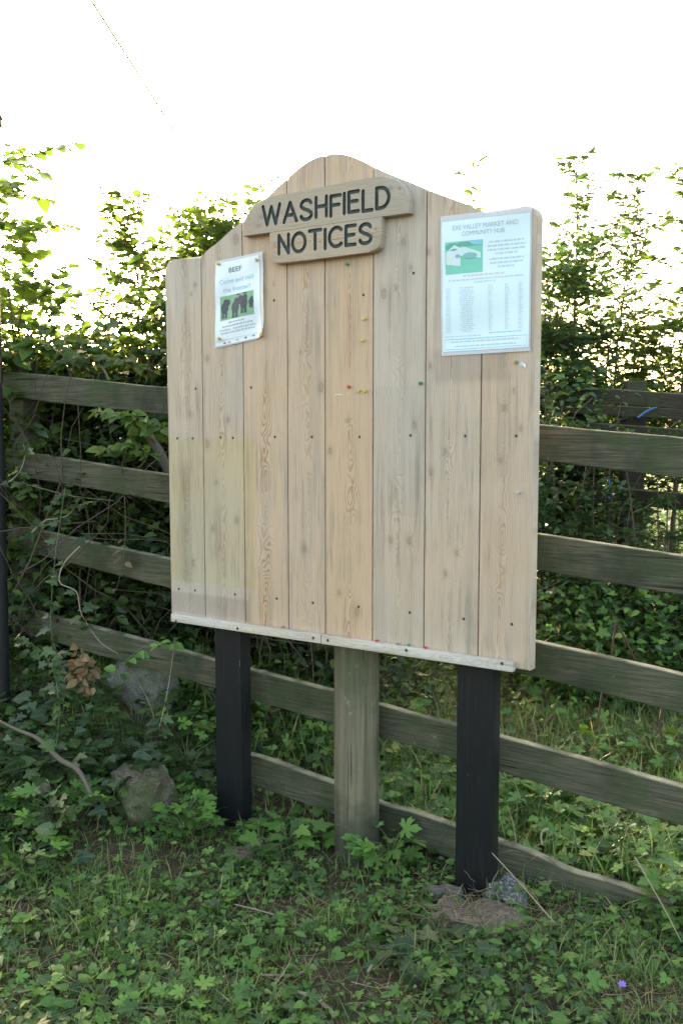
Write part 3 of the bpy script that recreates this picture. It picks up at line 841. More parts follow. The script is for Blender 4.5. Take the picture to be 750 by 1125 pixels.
pins = [
 ((240.6, 290.2), 'yellow', 'yellow pin through the top left corner of the beef poster', 0.006),
 ((282.8, 285.6), 'yellow', 'yellow pin through the top right corner of the beef poster', 0.006),
 ((241.6, 372.2), 'yellow', 'yellow pin through the bottom left corner of the beef poster', 0.006),
 ((287.4, 368.4), 'yellow', 'yellow pin through the curled bottom right corner of the beef poster', 0.012),
 ((381.5, 290.3), 'green', 'green pin just below the carved sign', 0),
 ((400.6, 350.4), 'pale', 'upper pale yellow pin of two near the middle joint', 0),
 ((398.5, 373.8), 'pale', 'pale yellow pin set alone above the red pin', 0),
 ((383.6, 425), 'red', 'single red pin on the middle plank', 0),
 ((394, 429.2), 'pale', 'pale yellow pin right beside the red pin', 0),
 ((401.6, 429.4), 'pale', 'pale yellow pin nearest the plank joint, right of the red pin', 0),
 ((462.4, 420.8), 'green', 'green pin at right edge of the sixth plank', 0),
 ((567.3, 397.8), 'brass', 'dull brass pin holding a scrap below the market poster', 0),
 ((569.5, 541), 'silver', 'tarnished metal pin alone on the far right plank', 0),
 ]
for (p, c, lab, off) in pins:
    u, z = at(*p, off + 0.004)
    o = bpy.data.objects.new('push_pin', pin0.copy()); COL.objects.link(o)
    o.data.materials.append(PINM[c]); o.location = world(u, -off - 0.0003, z); o.rotation_euler = (random.uniform(-.1, .1), 0, ROT + random.uniform(-.1, .1))
    o.scale = (1.25, 1.25, 1.25); tag(o, lab, 'push pin', 'drawing pins stuck in the notice board')
# pins lying on the ledge
for (x, y, c, lab) in ((412, 703.2, 'red', 'red pin lying on the ledge, leftmost of the fallen pins'), (420.5, 704, 'silver', 'grey pin lying on the ledge beside the red one'), (435, 706, 'brass', 'brass pin lying on the ledge between grey and green pins'),
                      (449.5, 707, 'green', 'green pin lying on the ledge'), (468.5, 710.2, 'red', 'red pin lying on the ledge, rightmost of the fallen pins'), (309, 690.5, 'brass', 'brass pin lying on the left strip of the ledge')):
    u, z = at(x, y, 0.012)
    o = bpy.data.objects.new('push_pin', pin0.copy()); COL.objects.link(o)
    o.data.materials.append(PINM[c]); o.location = world(u, -0.012, 0.806 + 0.0042); o.rotation_euler = (math.radians(8), 0, random.uniform(0, 6))
    tag(o, lab, 'push pin', 'drawing pins lying on the ledge')
# scraps of torn paper left on the board
u, z = at(372, 434, 0.001)
bm = bmesh.new(); bm_box(bm, -0.014, 0.014, -0.0025, 0.0, -0.0012, 0.0012, 0.0004, 1)
tag(link('paper_scrap', finish(bm, 'paper_scrap'), M['paper'], None, world(u, 0.0, z), ROT), 'thin white scrap of torn plastic left of the red pin', 'scrap')
u, z = at(573, 400, 0.001)
me = bpy.data.meshes.new('paper_scrap'); me.from_pydata([(-.012, -.001, .004), (.0, -.006, .006), (.012, -.004, -.002), (.013, -.006, -.012), (.003, -.002, -.007), (-.012, -.0005, -.002)], [], [(0, 1, 2, 3, 4, 5)])
sol = link('paper_scrap', me, M['paper'], None, world(u, 0.0005, z), ROT)
tag(sol, 'small torn paper scrap under the brass pin', 'scrap')

# ================================================================== FENCE
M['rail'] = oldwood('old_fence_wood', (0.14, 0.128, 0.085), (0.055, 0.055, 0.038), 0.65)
M['roundpost'] = oldwood('round_post_wood', (0.20, 0.172, 0.115), (0.10, 0.09, 0.06), 0.5, horiz=False)
FO = -0.20           # rail face, metres behind the board's front plane (negative = behind)
fence = empty('rail_fence', world(-0.5, 0.22, 0.0), 'weathered greenish rail fence sloping down to the right behind the notice board', 'fence', rz=ROT)
def fl(u, w): return u + 0.5, w - 0.22
rails = [((18, 409), (750, 481.5), 0.113, -2.02 + .0, 2.3), ((30, 497), (750, 612), 0.114, 0, 0), ((75, 590), (750, 742), 0.115, 0, 0), ((80, 683), (750, 865), 0.116, 0, 0), ((273, 828), (730, 990), 0.118, 0, 0)]
rr = random.Random(8)
for k, (pa_, pb_, hgt, _, _) in enumerate(rails):
    ua, za = at(*pa_, FO); ub, zb_ = at(*pb_, FO)
    sl = (zb_ - za) / (ub - ua)
    u0 = at(6, 500, FO)[0] if k < 4 else at(243, 830, FO)[0]; u1 = ub + 1.6 if k < 4 else ub + 0.02
    n = 90; bm = bmesh.new(); prev = None
    bow = rr.uniform(-0.004, 0.004)
    for i in range(n + 1):
        u = u0 + (u1 - u0) * i / n; z = za + sl * (u - ua)
        w1 = 0.0016 * math.sin(u * 7 + k) + rr.uniform(-.0008, .0008); w2 = 0.0020 * math.sin(u * 5 + 2 * k) + rr.uniform(-.001, .001)
        if k == 4:   # chewed, chipped top edge on the bottom rail
            w1 += -0.012 * max(0, math.sin(u * 9 + 1.0)) ** 3
        x, y0 = fl(u, 0.20); y1 = y0 + 0.036
        top, bot = z + w1, z - hgt + w2
        c = 0.003
        ring = [bm.verts.new(p) for p in ((x, y0 + c, bot), (x, y0, bot + c), (x, y0, top - c), (x, y0 + c, top), (x, y1 - c, top), (x, y1, top - c), (x, y1, bot + c), (x, y1 - c, bot))]
        if prev:
            for q in range(8): bm.faces.new((prev[q], prev[(q + 1) % 8], ring[(q + 1) % 8], ring[q]))
        else: bm.faces.new(ring)
        prev = ring
    bm.faces.new(prev[::-1])
    o = link('rail', finish(bm, 'rail', True, 30), M['rail'], fence)
# square end post on the left and one far right (out of frame), behind the rails
def square_post(u, w, z0, z1, s, mat, parent):
    bm = bmesh.new(); x, y = fl(u, w)
    bm_box(bm, x - s / 2, x + s / 2, y, y + s, z0, z1, 0.006, 2)
    return link('post', finish(bm, 'post'), mat, parent)
uu = at(13, 500, FO)[0]
square_post(uu - 0.01, 0.238, 0.1, 1.80, 0.10, M['rail'], fence)
square_post(at(750, 481, FO)[0] + 1.5, 0.238, -0.1, 1.5, 0.10, M['rail'], fence)
# thick round post standing in front of the rails, behind the board
ur0, ur1 = at(365.5, 850, -0.12)[0], at(419, 850, -0.12)[0]
rad = 0.077
urc = at(392, 850, -0.122)[0]
bm = bmesh.new(); n = 40; prev = None
x0, y0 = fl(urc, 0.12)
for i in range(60):
    z = -0.15 + i * (1.75 + .15) / 59; ring = []
    for k in range(n):
        a = 2 * math.pi * k / n
        r = rad * (1 + 0.03 * (1 - i / 59)) + 0.0012 * math.sin(3 * a + z * 4) + 0.0008 * math.sin(9 * a + z * 2)
        for ca, wd, dp in ((-1.75, .04, .006), (-0.9, .03, .004), (-2.4, .03, .003)):   # drying cracks
            dd = abs((a - 2 * math.pi if a > math.pi else a) - ca - 0.02 * math.sin(z * 6 + ca))
            if dd < 0.08: r -= dp * (1 - dd / 0.08) * (0.5 + 0.5 * math.sin(z * 3 + ca * 5))
        ring.append(bm.verts.new((x0 + r * math.cos(a), y0 + r * math.sin(a), z)))
    if prev:
        for k in range(n): bm.faces.new((prev[k], prev[(k + 1) % n], ring[(k + 1) % n], ring[k]))
    prev = ring
bm.faces.new(prev)
o = link('post', finish(bm, 'post', True, 60), M['roundpost'], fence); o['label'] = 'thick round grey-green post behind the middle of the board'

# second, far fence on the right, behind the hedge
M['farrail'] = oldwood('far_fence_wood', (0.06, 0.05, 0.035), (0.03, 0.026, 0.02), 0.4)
f2o = at_depth(637, 560, 5.6); f2o[2] = gz(f2o[0], f2o[1])
far = empty('rail_fence', f2o, 'second dark rail fence half hidden in the hedge on the right', 'fence')
def far_bar(p, q, h, th=0.04, name='rail'):
    p = np.array(p) - f2o; q = np.array(q) - f2o
    d = q - p; Ln = np.linalg.norm(d); bm = bmesh.new()
    bm_box(bm, 0, Ln, -th / 2, th / 2, -h, 0, 0.004, 1)
    me = finish(bm, name); o = link(name, me, M['farrail'], far)
    o.location = p; o.rotation_euler = (0, -math.atan2(d[2], math.hypot(d[0], d[1])), math.atan2(d[1], d[0]))
for ya, yb, h in ((421, 434, 0.085), (441, 447, 0.06), (459, 474, 0.09), (528, 546, 0.09)):
    far_bar(at_depth(560, ya - 1.5, 6.3), at_depth(960, yb + 13, 4.4), h)
for (x, D) in ((637, 5.9), (701, 5.55), (800, 5.1), (575, 6.25)):
    p = at_depth(x, 418, D); bz = float(gz(p[0], p[1])) - 0.1
    bm = bmesh.new(); bm_box(bm, -.06, .06, 0.03, .15, 0, p[2] - bz, 0.006, 1)
    o = link('post', finish(bm, 'post'), M['farrail'], far); o.location = np.array([p[0], p[1], bz]) - f2o
# blue rope
def curve_thing(name, label, cat, pts, rad, mat, group=None, sides=6, n=None):
    pts = catmull([tuple(p) for p in pts], 5); c = Cloud(); pts = np.array(pts)
    r = np.broadcast_to(np.asarray(rad, float), (len(pts),)) if np.ndim(rad) == 0 else np.interp(np.linspace(0, 1, len(pts)), np.linspace(0, 1, len(rad)), rad)
    og = pts[0]; c.tube(pts, r, sides)
    me = c.mesh(name, True, origin=og)
    return tag(link(name, me, mat, None, og), label, cat, group)
M['rope'] = flat('blue_rope', (0.05, 0.17, 0.42), 0.7)
curve_thing('blue_rope', 'short blue rope tied slantwise across the far fence rail', 'rope', [at_depth(700, 459, 5.35), at_depth(708, 453, 5.35), at_depth(716, 449, 5.35), at_depth(724, 447, 5.35)], 0.006, M['rope'], 'scraps of blue rope')
curve_thing('blue_rope', 'blue rope end hanging down between the far fence posts', 'rope', [at_depth(668, 524, 5.4), at_depth(669, 532, 5.4), at_depth(667, 542, 5.4), at_depth(669, 548, 5.4)], 0.005, M['rope'], 'scraps of blue rope')

# black pole at the left edge
pp = at_depth(-0.5, 720, 3.95); bz = float(gz(pp[0], pp[1])) - 0.1
pole_ = pole = empty('metal_pole', (pp[0], pp[1], bz), 'slim black pole with a knob on top at the left edge', 'pole')
bm = bmesh.new(); hh = at_depth(0, 137, 3.95)[2] - bz
bmesh.ops.create_cone(bm, cap_ends=True, segments=24, radius1=0.038, radius2=0.038, depth=hh, matrix=Matrix.Translation((0, 0, hh / 2)))
link('shaft', finish(bm, 'shaft'), M['black'], pole); pole.rotation_euler = (0, math.radians(0.35), 0)
bm = bmesh.new()
prof = [(0.040, 0), (0.060, 0.004), (0.062, 0.012), (0.058, 0.026), (0.066, 0.034), (0.060, 0.044), (0.03, 0.062)]
prev = None
for r, h in prof:
    ring = [bm.verts.new((r * math.cos(2 * math.pi * i / 24), r * math.sin(2 * math.pi * i / 24), hh - 0.006 + h)) for i in range(24)]
    if prev:
        for i in range(24): bm.faces.new((prev[i], prev[(i + 1) % 24], ring[(i + 1) % 24], ring[i]))
    else: bm.faces.new(ring[::-1])
    prev = ring
bm.faces.new(prev); link('cap', finish(bm, 'cap'), flat('grey_cap', (0.12, 0.12, 0.10), 0.7), pole)

# overhead wire
c = [at_depth(60, -62, 22), at_depth(100, 0, 24), at_depth(155, 86, 27), at_depth(212, 178, 30), at_depth(300, 322, 36), at_depth(390, 440, 48)]
curve_thing('overhead_wire', 'thin overhead wire crossing the white sky at upper left', 'wire', c, 0.035, flat('wire_grey', (0.22, 0.22, 0.22), 0.6))

# ================================================================== GROUND
def spaced(a, b, fine0, fine1, st, g=1.12):
    xs = list(np.arange(fine0, fine1 + 1e-6, st)); s = st; x = fine0
    left = []
    while x > a: s *= g; x -= s; left.append(x)
    s = st; x = xs[-1]; right = []
    while x < b: s *= g; x += s; right.append(x)
    return np.array(left[::-1] + xs + right)
xs = spaced(-400, 400, -2.2, 2.2, 0.022); ys = spaced(-6, 900, 1.6, 6.0, 0.022)
XX, YY = np.meshgrid(xs, ys); ZZ = gz(XX, YY)
hill = 0.012 * np.clip(YY - 60, 0, 900) * 0.0
me = bpy.data.meshes.new('ground')
nv = XX.size; me.vertices.add(nv); me.vertices.foreach_set('co', np.stack([XX, YY, ZZ], -1).astype(np.float32).ravel())
ny, nx = XX.shape
i = np.arange(ny - 1)[:, None] * nx + np.arange(nx - 1)[None, :]
q = np.stack([i, i + 1, i + nx + 1, i + nx], -1).reshape(-1, 4)
me.loops.add(q.size); me.loops.foreach_set('vertex_index', q.ravel().astype(np.int32))
me.polygons.add(len(q)); me.polygons.foreach_set('loop_start', (np.arange(len(q)) * 4).astype(np.int32)); me.update(calc_edges=True)
me.polygons.foreach_set('use_smooth', np.ones(len(q), bool))
t = NT('soil'); P_ = objco(t)
n1 = t.noise(P_, 30, 5, 0.65); n2 = t.noise(P_, 4, 3); n3 = t.noise(P_, 160, 3, 0.6)
c_ = t.mix(n1, (0.02, 0.015, 0.009, 1), (0.10, 0.075, 0.045, 1))
c_ = t.mix(t.math('MULTIPLY', t.sm(n2, 0.45, 0.6), 0.35), c_, (0.04, 0.05, 0.022))
sy = t.n('ShaderNodeSeparateXYZ', inp={0: P_}).outputs[1]
gr = t.mix(t.noise(P_, 0.6, 5, 0.6), (0.14, 0.18, 0.045, 1), (0.28, 0.28, 0.08, 1))
c_ = t.mix(t.sm(sy, 7.5, 10.0), c_, gr)
M['soil'] = t.bsdf(c_, 0.9, bump=t.math('ADD', n1, t.math('MULTIPLY', n3, 0.4)), bstr=0.8, bdist=0.01, spec=0.2)
tag(link('ground', me, M['soil']), kind='structure')

# ---------------------------------------------------------------- helpers for scattering in photo-visible ground
def uw(x, y):
    dx = x - ORG[0]; dy = y - ORG[1]
    return dx * U[0] + dy * U[1], -(dx * NB[0] + dy * NB[1])
def proj(x, y, z):
    d = np.stack([x, y, z - 1.5], -1)
    f = d @ FW; return CX + FPX * (d @ RT) / f, CY - FPX * (d @ UP) / f, f

BARE = [(140, 955, 28, 16), (520, 1015, 50, 24), (700, 1100, 60, 30), (60, 1060, 40, 22), (285, 940, 30, 14), (420, 1080, 45, 20), (30, 1000, 35, 14), (600, 1010, 60, 16), (330, 1000, 40, 12), (240, 1080, 30, 10)]
def bare_mask(x, y):
    px, py, _ = proj(x, y, gz(x, y)); m = np.zeros(len(x))
    for (cx, cy, rx, ry) in BARE:
        m = np.maximum(m, np.exp(-(((px - cx) / rx) ** 2 + ((py - cy) / ry) ** 2) * 1.2))
    return m
def in_legs(x, y):
    u, w = uw(x, y); m = np.zeros(len(x), bool)
    for a in (uL, uR): m |= (u > a - .01) & (u < a + LEGW + .01) & (w > -0.06) & (w < 0.12)
    m |= (np.hypot(u - urc, w - 0.12) < rad + 0.01)
    m |= (w > 0.185) & (w < 0.25)
    return m

def scatter(n, x0, x1, y0, y1, rs, dens=None):
    x = rs.uniform(x0, x1, n); y = y0 + (y1 - y0) * rs.rand(n)
    px, py, f = proj(x, y, gz(x, y))
    k = (np.abs(px - 375) < 480) & ~in_legs(x, y)
    if dens is not None: k &= rs.rand(n) < dens(x, y)
    return x[k], y[k]

def leaves_at(cl, tmpl, x, y, rs, size, hgt, tiltmax=0.6, rndshift=0.0, z=None):
    n = len(x)
    if n == 0: return
    g = gz(x, y) if z is None else z
    nr = norm(np.stack([rs.randn(n) * tiltmax, rs.randn(n) * tiltmax - 0.25, np.ones(n)], -1))
    d = rnd_dirs(n, rs, 0, 0.3)
    R = frames(d, nr)
    pos = np.stack([x, y, g + hgt], -1)
    cl.add(tmpl, pos, R, size, np.clip(rs.rand(n) * 0.85 + rndshift, 0, 1))
def petioles(cl, x, y, hgt, rs, w=0.0012, maxn=4000):
    n = min(len(x), maxn); x = x[:n]; y = y[:n]; hgt = np.broadcast_to(hgt, (len(x),))
    g = gz(x, y)
    for i in range(n):
        if hgt[i] < 0.02: continue
        ox, oy = rs.randn(2) * hgt[i] * 0.4
        cl.tube([(x[i] + ox, y[i] + oy, g[i] - .005), (x[i] + ox * .5, y[i] + oy * .5, g[i] + hgt[i] * .6), (x[i], y[i], g[i] + hgt[i])], w, 3, 0.5)

rs = np.random.RandomState(21)
# ---- creeping herbs in front of and around the board
cl = Cloud()
def dens_front(x, y):
    u, w = uw(x, y)
    d = sstep(0.25, 0.65, vnoise(x, y, 0.16) * 0.6 + vnoise(x + 9, y + 4, 0.45) * 0.5)
    d = 0.12 + 0.88 * d
    return d * (1 - 0.93 * bare_mask(x, y)) * (w < 0.2)
for tm, cnt, s0, s1, h0, h1 in ((PALM, 5200, .014, .045, .01, .06), (IVY, 3200, .018, .04, .005, .04), (OVATE, 15000, .010, .035, .004, .05), (HEART, 3000, .014, .04, .005, .05), (BROAD, 38000, .007, .020, .002, .035), (PALM, 700, .04, .06, .03, .08), (LANCE, 14000, .012, .05, .004, .05)):
    x, y = scatter(cnt, -2.3, 2.0, 1.9, 5.0, rs, dens_front)
    n = len(x); h = rs.uniform(h0, h1, n) ** 1.0; s = rs.uniform(s0, s1, n)
    leaves_at(cl, tm, x, y, rs, s, h, 0.45)
    petioles(cl, x[:900], y[:900], h[:900], rs)
tag(link('ground_cover', cl.mesh('ground_cover'), M['leaf_ground']), 'low creeping herbs covering the soil in front of the board', 'ground cover', kind='stuff')

# ivy carpet on the shaded bank at the left
cl = Cloud()
def dens_bank(x, y):
    u, w = uw(x, y)
    px, py, _ = proj(x, y, gz(x, y))
    m = sstep(-0.55, -1.0, u) * sstep(-0.75, -0.4, w)
    return m * (0.35 + 0.65 * sstep(.3, .6, vnoise(x, y, .2)))
for tm, cnt, s0, s1, h0, h1 in ((IVY, 9000, .03, .065, .0, .13), (HEART, 4000, .03, .07, .0, .15), (OVATE, 4000, .02, .05, .0, .12)):
    x, y = scatter(cnt, -3.2, 0.0, 2.8, 5.6, rs, dens_bank)
    n = len(x); leaves_at(cl, tm, x, y, rs, rs.uniform(s0, s1, n), rs.uniform(h0, h1, n), 0.7)
tag(link('ivy_carpet', cl.mesh('ivy_carpet'), M['leaf_ivy']), 'dark ivy carpet on the bank beside the left end of the fence', 'ivy', kind='stuff')

# herbs behind the fence
cl = Cloud(); cs = Cloud()
def dens_back(x, y):
    u, w = uw(x, y)
    return (w > 0.25) * (0.35 + 0.65 * sstep(0.3, 0.6, vnoise(x + 3, y, 0.3))) * (1 - 0.75 * np.exp(-(((x - 1.25) / .9) ** 2 + ((y - 4.45) / .5) ** 2)))
for tm, cnt, s0, s1, h0, h1 in ((PALM, 6500, .035, .08, .02, .14), (HEART, 3500, .025, .05, .01, .12), (BROAD, 5500, .02, .05, .01, .14), (OVATE, 9000, .015, .045, .01, .16)):
    x, y = scatter(cnt, -1.2, 3.2, 2.5, 7.5, rs, dens_back)
    n = len(x); h = rs.uniform(h0, h1, n)
    leaves_at(cl, tm, x, y, rs, rs.uniform(s0, s1, n), h, 0.5, 0.17)
tag(link('undergrowth', cl.mesh('undergrowth'), M['leaf_ground']), 'mixed green herbs growing thickly behind the fence', 'undergrowth', kind='stuff')

# grass
def grass_cloud(cnt, box, rs, dens, l0, l1, shift=0.0):
    cl = Cloud(); x, y = scatter(cnt, *box, rs, dens); n = len(x); g = gz(x, y)
    a = rs.rand(n) * 2 * math.pi; lean = rs.randn(n, 2) * 0.25
    z = norm(np.stack([lean[:, 0], lean[:, 1], np.ones(n)], -1)); y_ = np.stack([np.cos(a), np.sin(a), np.zeros(n)], -1)
    X_ = norm(np.cross(y_, z)); Y_ = np.cross(z, X_); R = np.stack([X_, Y_, z], -1)
    sc = rs.uniform(l0, l1, n); r = np.clip(rs.rand(n) + shift, 0, 1); pos = np.stack([x, y, g - 0.004], -1)
    third = rs.randint(0, 3, n)
    for k, tm in enumerate((BL1, BL2, BL3)):
        m = third == k; cl.add(tm, pos[m], R[m], sc[m], r[m])
    return cl
df = lambda x, y: (0.15 + 0.85 * sstep(0.35, 0.65, vnoise(x + 31, y, 0.25))) * (1 - 0.8 * bare_mask(x, y)) * (uw(x, y)[1] < 0.19) * sstep(-1.9, -1.0, uw(x, y)[0])
cl = grass_cloud(66000, (-2.2, 2.0, 1.9, 4.6), rs, df, 0.025, 0.11, 0.08)
tag(link('grass', cl.mesh('grass'), M['grass']), 'short grass blades among the herbs in front of the board', 'grass', kind='stuff')
db = lambda x, y: (0.25 + 0.75 * sstep(0.35, 0.6, vnoise(x + 77, y, 0.4))) * (uw(x, y)[1] > 0.26)
cl = grass_cloud(65000, (-1.2, 3.4, 2.4, 8.5), rs, db, 0.07, 0.22, 0.12)
tag(link('grass', cl.mesh('grass'), M['grass']), 'longer green grass growing behind the fence', 'grass', kind='stuff')

# straw and hay: blades lying flat
def straw_cloud(cnt, box, rs, dens, l0, l1, zlift):
    cl = Cloud(); x, y = scatter(cnt, *box, rs, dens); n = len(x); g = gz(x, y)
    a = rs.rand(n) * 2 * math.pi
    d = np.stack([np.cos(a), np.sin(a), rs.randn(n) * 0.2], -1)
    # blades run along +Z in the template: map Z -> d, Y -> up
    z = norm(d); upv = np.tile([0, 0, 1.0], (n, 1)); X_ = norm(np.cross(upv, z)); Y_ = np.cross(z, X_)
    R = np.stack([X_, Y_ * np.sign(rs.randn(n))[:, None] * 0.4, z], -1)
    pos = np.stack([x, y, g + rs.uniform(0.0, zlift, n)], -1); sc = rs.uniform(l0, l1, n); r = rs.rand(n)
    half = rs.rand(n) < .5
    cl.add(ST3, pos[half], R[half], sc[half], r[half]); cl.add(ST2, pos[~half], R[~half], sc[~half], r[~half])
    return cl
cl = straw_cloud(40000, (-2.0, 2.0, 1.9, 4.5), rs, lambda x, y: (0.35 + 0.65 * bare_mask(x, y)) * (uw(x, y)[1] < 0.3), 0.03, 0.14, 0.035)
tag(link('dry_grass', cl.mesh('dry_grass'), M['straw']), 'thin dry straw lying on the soil in front of the board', 'dry grass', kind='stuff')
hay = lambda x, y: np.clip(np.exp(-(((x - 1.25) / .95) ** 2 + ((y - 4.45) / .6) ** 2)) + 0.7 * np.exp(-(((x - 0.4) / .6) ** 2 + ((y - 5.2) / .8) ** 2)) + 0.05, 0, 1) * (uw(x, y)[1] > 0.26)
cl = straw_cloud(40000, (-1.0, 2.8, 2.5, 6.0), rs, hay, 0.07, 0.25, 0.10)
tag(link('dry_grass', cl.mesh('dry_grass'), M['straw']), 'matted pale hay lying behind the fence on the right', 'dry grass', kind='stuff')

# leaf litter
cl = Cloud()
x, y = scatter(6000, -2.2, 2.2, 1.9, 5.2, rs, lambda x, y: 0.25 + 0.6 * bare_mask(x, y))
leaves_at(cl, OVATE, x, y, rs, rs.uniform(.010, .032, len(x)), rs.uniform(0, .008, len(x)), 0.5)
tag(link('leaf_litter', cl.mesh('leaf_litter'), M['litter']), 'brown crumbled leaf litter scattered on the soil', 'leaf litter', kind='stuff')

# fine twigs on the soil
cl = Cloud()
x, y = scatter(420, -2.0, 2.0, 2.0, 4.6, rs, lambda x, y: 0.4 + 0.6 * bare_mask(x, y))
for xi, yi in zip(x, y):
    g = float(gz(xi, yi)); a = rs.rand() * 6.28; ln_ = rs.uniform(.04, .16)
    p = path((xi, yi, g + 0.008), (math.cos(a), math.sin(a), rs.uniform(-.05, .25)), ln_, 4, 0.25, rs)
    p[:, 2] = np.maximum(p[:, 2], gz(p[:, 0], p[:, 1]) + 0.002); cl.tube(p, rs.uniform(.0008, .002), 4, 0.5)
tag(link('fallen_twigs', cl.mesh('fallen_twigs'), M['palestick']), 'thin fallen twigs scattered over the ground', 'twigs', kind='stuff')

# ================================================================== NAMED PLANTS
def on_ground(px, py):
    """photo point -> point on the terrain"""
    d = ray(px, py); t_ = 1.2
    for _ in range(900):
        p = CAM + d * t_
        if p[2] <= float(gz(p[0], p[1])): break
        t_ += 0.01
    return np.array([p[0], p[1], float(gz(p[0], p[1]))])

def rosette(name, label, cat, px, py, tm, n, s0, s1, h0, h1, spread, mat, group=None, rs=None, stemmat='greenstem', rshift=0.0):
    rs = rs or np.random.RandomState(int(px * 7 + py)); b = on_ground(px, py)
    root = empty(name, b, label, cat, group)
    lf = Cloud(); st = Cloud()
    for i in range(n):
        a = rs.rand() * 6.28; r = spread * rs.rand() ** .6; h = rs.uniform(h0, h1) * (1 - 0.35 * r / spread)
        tipp = np.array([r * math.cos(a), r * math.sin(a), h])
        st.tube([(0, 0, -.01), tipp * [.35, .35, .7], tipp], [.0022, .0016, .0011], 4)
        s = rs.uniform(s0, s1)
        d = norm(np.array([math.cos(a), math.sin(a), rs.uniform(-.1, .35)])[None]); nr = norm(np.array([[rs.randn() * .35 + .25 * math.cos(a), rs.randn() * .35 - .3 + .25 * math.sin(a), 1.0]]))
        lf.add(tm, tipp[None], frames(d, nr), s, np.clip(rs.rand() * .8 + rshift, 0, 1))
    link('stems', st.mesh('stems'), M[stemmat], root); link('foliage', lf.mesh('foliage'), M[mat], root)
    return root
rosette('buttercup_clump', 'bright lobed-leaf clump on the bank below the fallen branch at left', 'plant', 62, 905, PALM, 46, .05, .085, .05, .16, .17, 'leaf_ground', 'leafy herb clumps', rshift=.15)
rosette('buttercup_clump', 'lobed-leaf clump at the left edge beneath the bright clump', 'plant', 18, 960, PALM, 34, .045, .08, .04, .12, .16, 'leaf_ground', 'leafy herb clumps', rshift=.1)
rosette('nettle_clump', 'upright green leafy clump left of the left black leg', 'plant', 205, 922, PALM, 44, .04, .075, .05, .24, .13, 'leaf_ground', 'leafy herb clumps', rshift=.05)
rosette('herb_clump', 'leafy green clump at the foot of the round post', 'plant', 430, 948, PALM, 26, .05, .09, .03, .15, .12, 'leaf_ground', 'leafy herb clumps', rshift=.1)
rosette('herb_clump', 'green clump between the left black leg and the round post', 'plant', 318, 934, IVY, 34, .045, .08, .03, .14, .15, 'leaf_ground', 'leafy herb clumps')
rosette('herb_clump', 'low green clump along the bottom edge at left', 'plant', 110, 1110, HEART, 60, .018, .035, .02, .08, .2, 'leaf_ground', 'leafy herb clumps', rshift=.12)
rosette('herb_clump', 'low bright clump along the bottom edge beside the pale stick', 'plant', 215, 1118, PALM, 50, .03, .055, .02, .08, .2, 'leaf_ground', 'leafy herb clumps', rshift=.15)
rosette('ivy_clump', 'grey-green ivy leaves left of the concrete footing', 'plant', 470, 1060, IVY, 30, .04, .07, .02, .08, .16, 'leaf_ivy', 'leafy herb clumps')
rosette('dock_plant', 'broad-leaved dock plant behind the fence left of the right black leg', 'plant', 462, 872, DOCK, 16, .16, .26, .03, .10, .06, 'leaf_ground', 'dock plants', rshift=.2)
rosette('dock_plant', 'long-leaved dock plant behind the fence under the board corner', 'plant', 600, 795, DOCK, 14, .12, .2, .03, .12, .06, 'leaf_ground', 'dock plants', rshift=.2)
rosette('geranium_clump', 'dense lobed-leaf clump behind the fence right of the right black leg', 'plant', 592, 905, PALM, 60, .06, .11, .05, .17, .24, 'leaf_ground', 'leafy clumps behind the fence', rshift=.25)
rosette('geranium_clump', 'lobed-leaf clump behind the lowest rail near the right edge', 'plant', 690, 945, PALM, 46, .05, .1, .05, .15, .22, 'leaf_ground', 'leafy clumps behind the fence', rshift=.2)
rosette('geranium_clump', 'large-leaved clump behind the fence between the lower rails at far right', 'plant', 740, 760, PALM, 40, .06, .11, .06, .2, .25, 'leaf_ground', 'leafy clumps behind the fence', rshift=.2)
rosette('herb_clump', 'leafy clump hiding the end of the lowest rail at the right edge', 'plant', 742, 1012, PALM, 40, .04, .08, .04, .2, .12, 'leaf_ground', 'leafy herb clumps', rshift=.1)
rosette('nettle_clump', 'tall green weeds behind the third rail at right', 'plant', 640, 700, HEART, 50, .05, .09, .08, .36, .22, 'leaf_ground', 'leafy clumps behind the fence', rshift=.1)
rosette('nettle_clump', 'tall leafy weeds beside the far fence posts', 'plant', 705, 665, BROAD, 60, .06, .1, .1, .45, .25, 'leaf_ground', 'leafy clumps behind the fence', rshift=.05)

def tuft(label, px, py, n, l0, l1, mat='grass', group='grass tufts', shift=0.0):
    rs = np.random.RandomState(int(px + 3 * py)); b = on_ground(px, py); cl = Cloud()
    a = rs.rand(n) * 6.28; y_ = np.stack([np.cos(a), np.sin(a), np.zeros(n)], -1); z = norm(np.stack([rs.randn(n) * .15, rs.randn(n) * .15, np.ones(n)], -1) + .15 * y_)
    X_ = norm(np.cross(y_, z)); R = np.stack([X_, np.cross(z, X_), z], -1)
    pos = np.stack([rs.randn(n) * .018, rs.randn(n) * .018, np.full(n, -.006)], -1)
    h = n // 2; cl.add(BL1, pos[:h], R[:h], rs.uniform(l0, l1, h), np.clip(rs.rand(h) * .8 + shift, 0, 1)); cl.add(BL2, pos[h:], R[h:], rs.uniform(l0, l1, n - h), np.clip(rs.rand(n - h) * .8 + shift, 0, 1))
    tag(link('grass_tuft', cl.mesh('grass_tuft'), M[mat], None, b), label, 'grass tuft', group)
tuft('bright grass tuft by the small purple flower at lower right', 708, 1085, 26, .07, .14, shift=.1)
tuft('long arching grass tuft behind the third rail at right', 690, 735, 90, .18, .36, shift=.1)
tuft('grass tuft at the left of the bare soil patch', 45, 985, 24, .06, .13)
tuft('grass tuft at the lower right of the concrete footing', 505, 1095, 26, .05, .12)
tuft('grass tuft along the bottom edge left of centre', 265, 1105, 40, .05, .11, shift=.1)

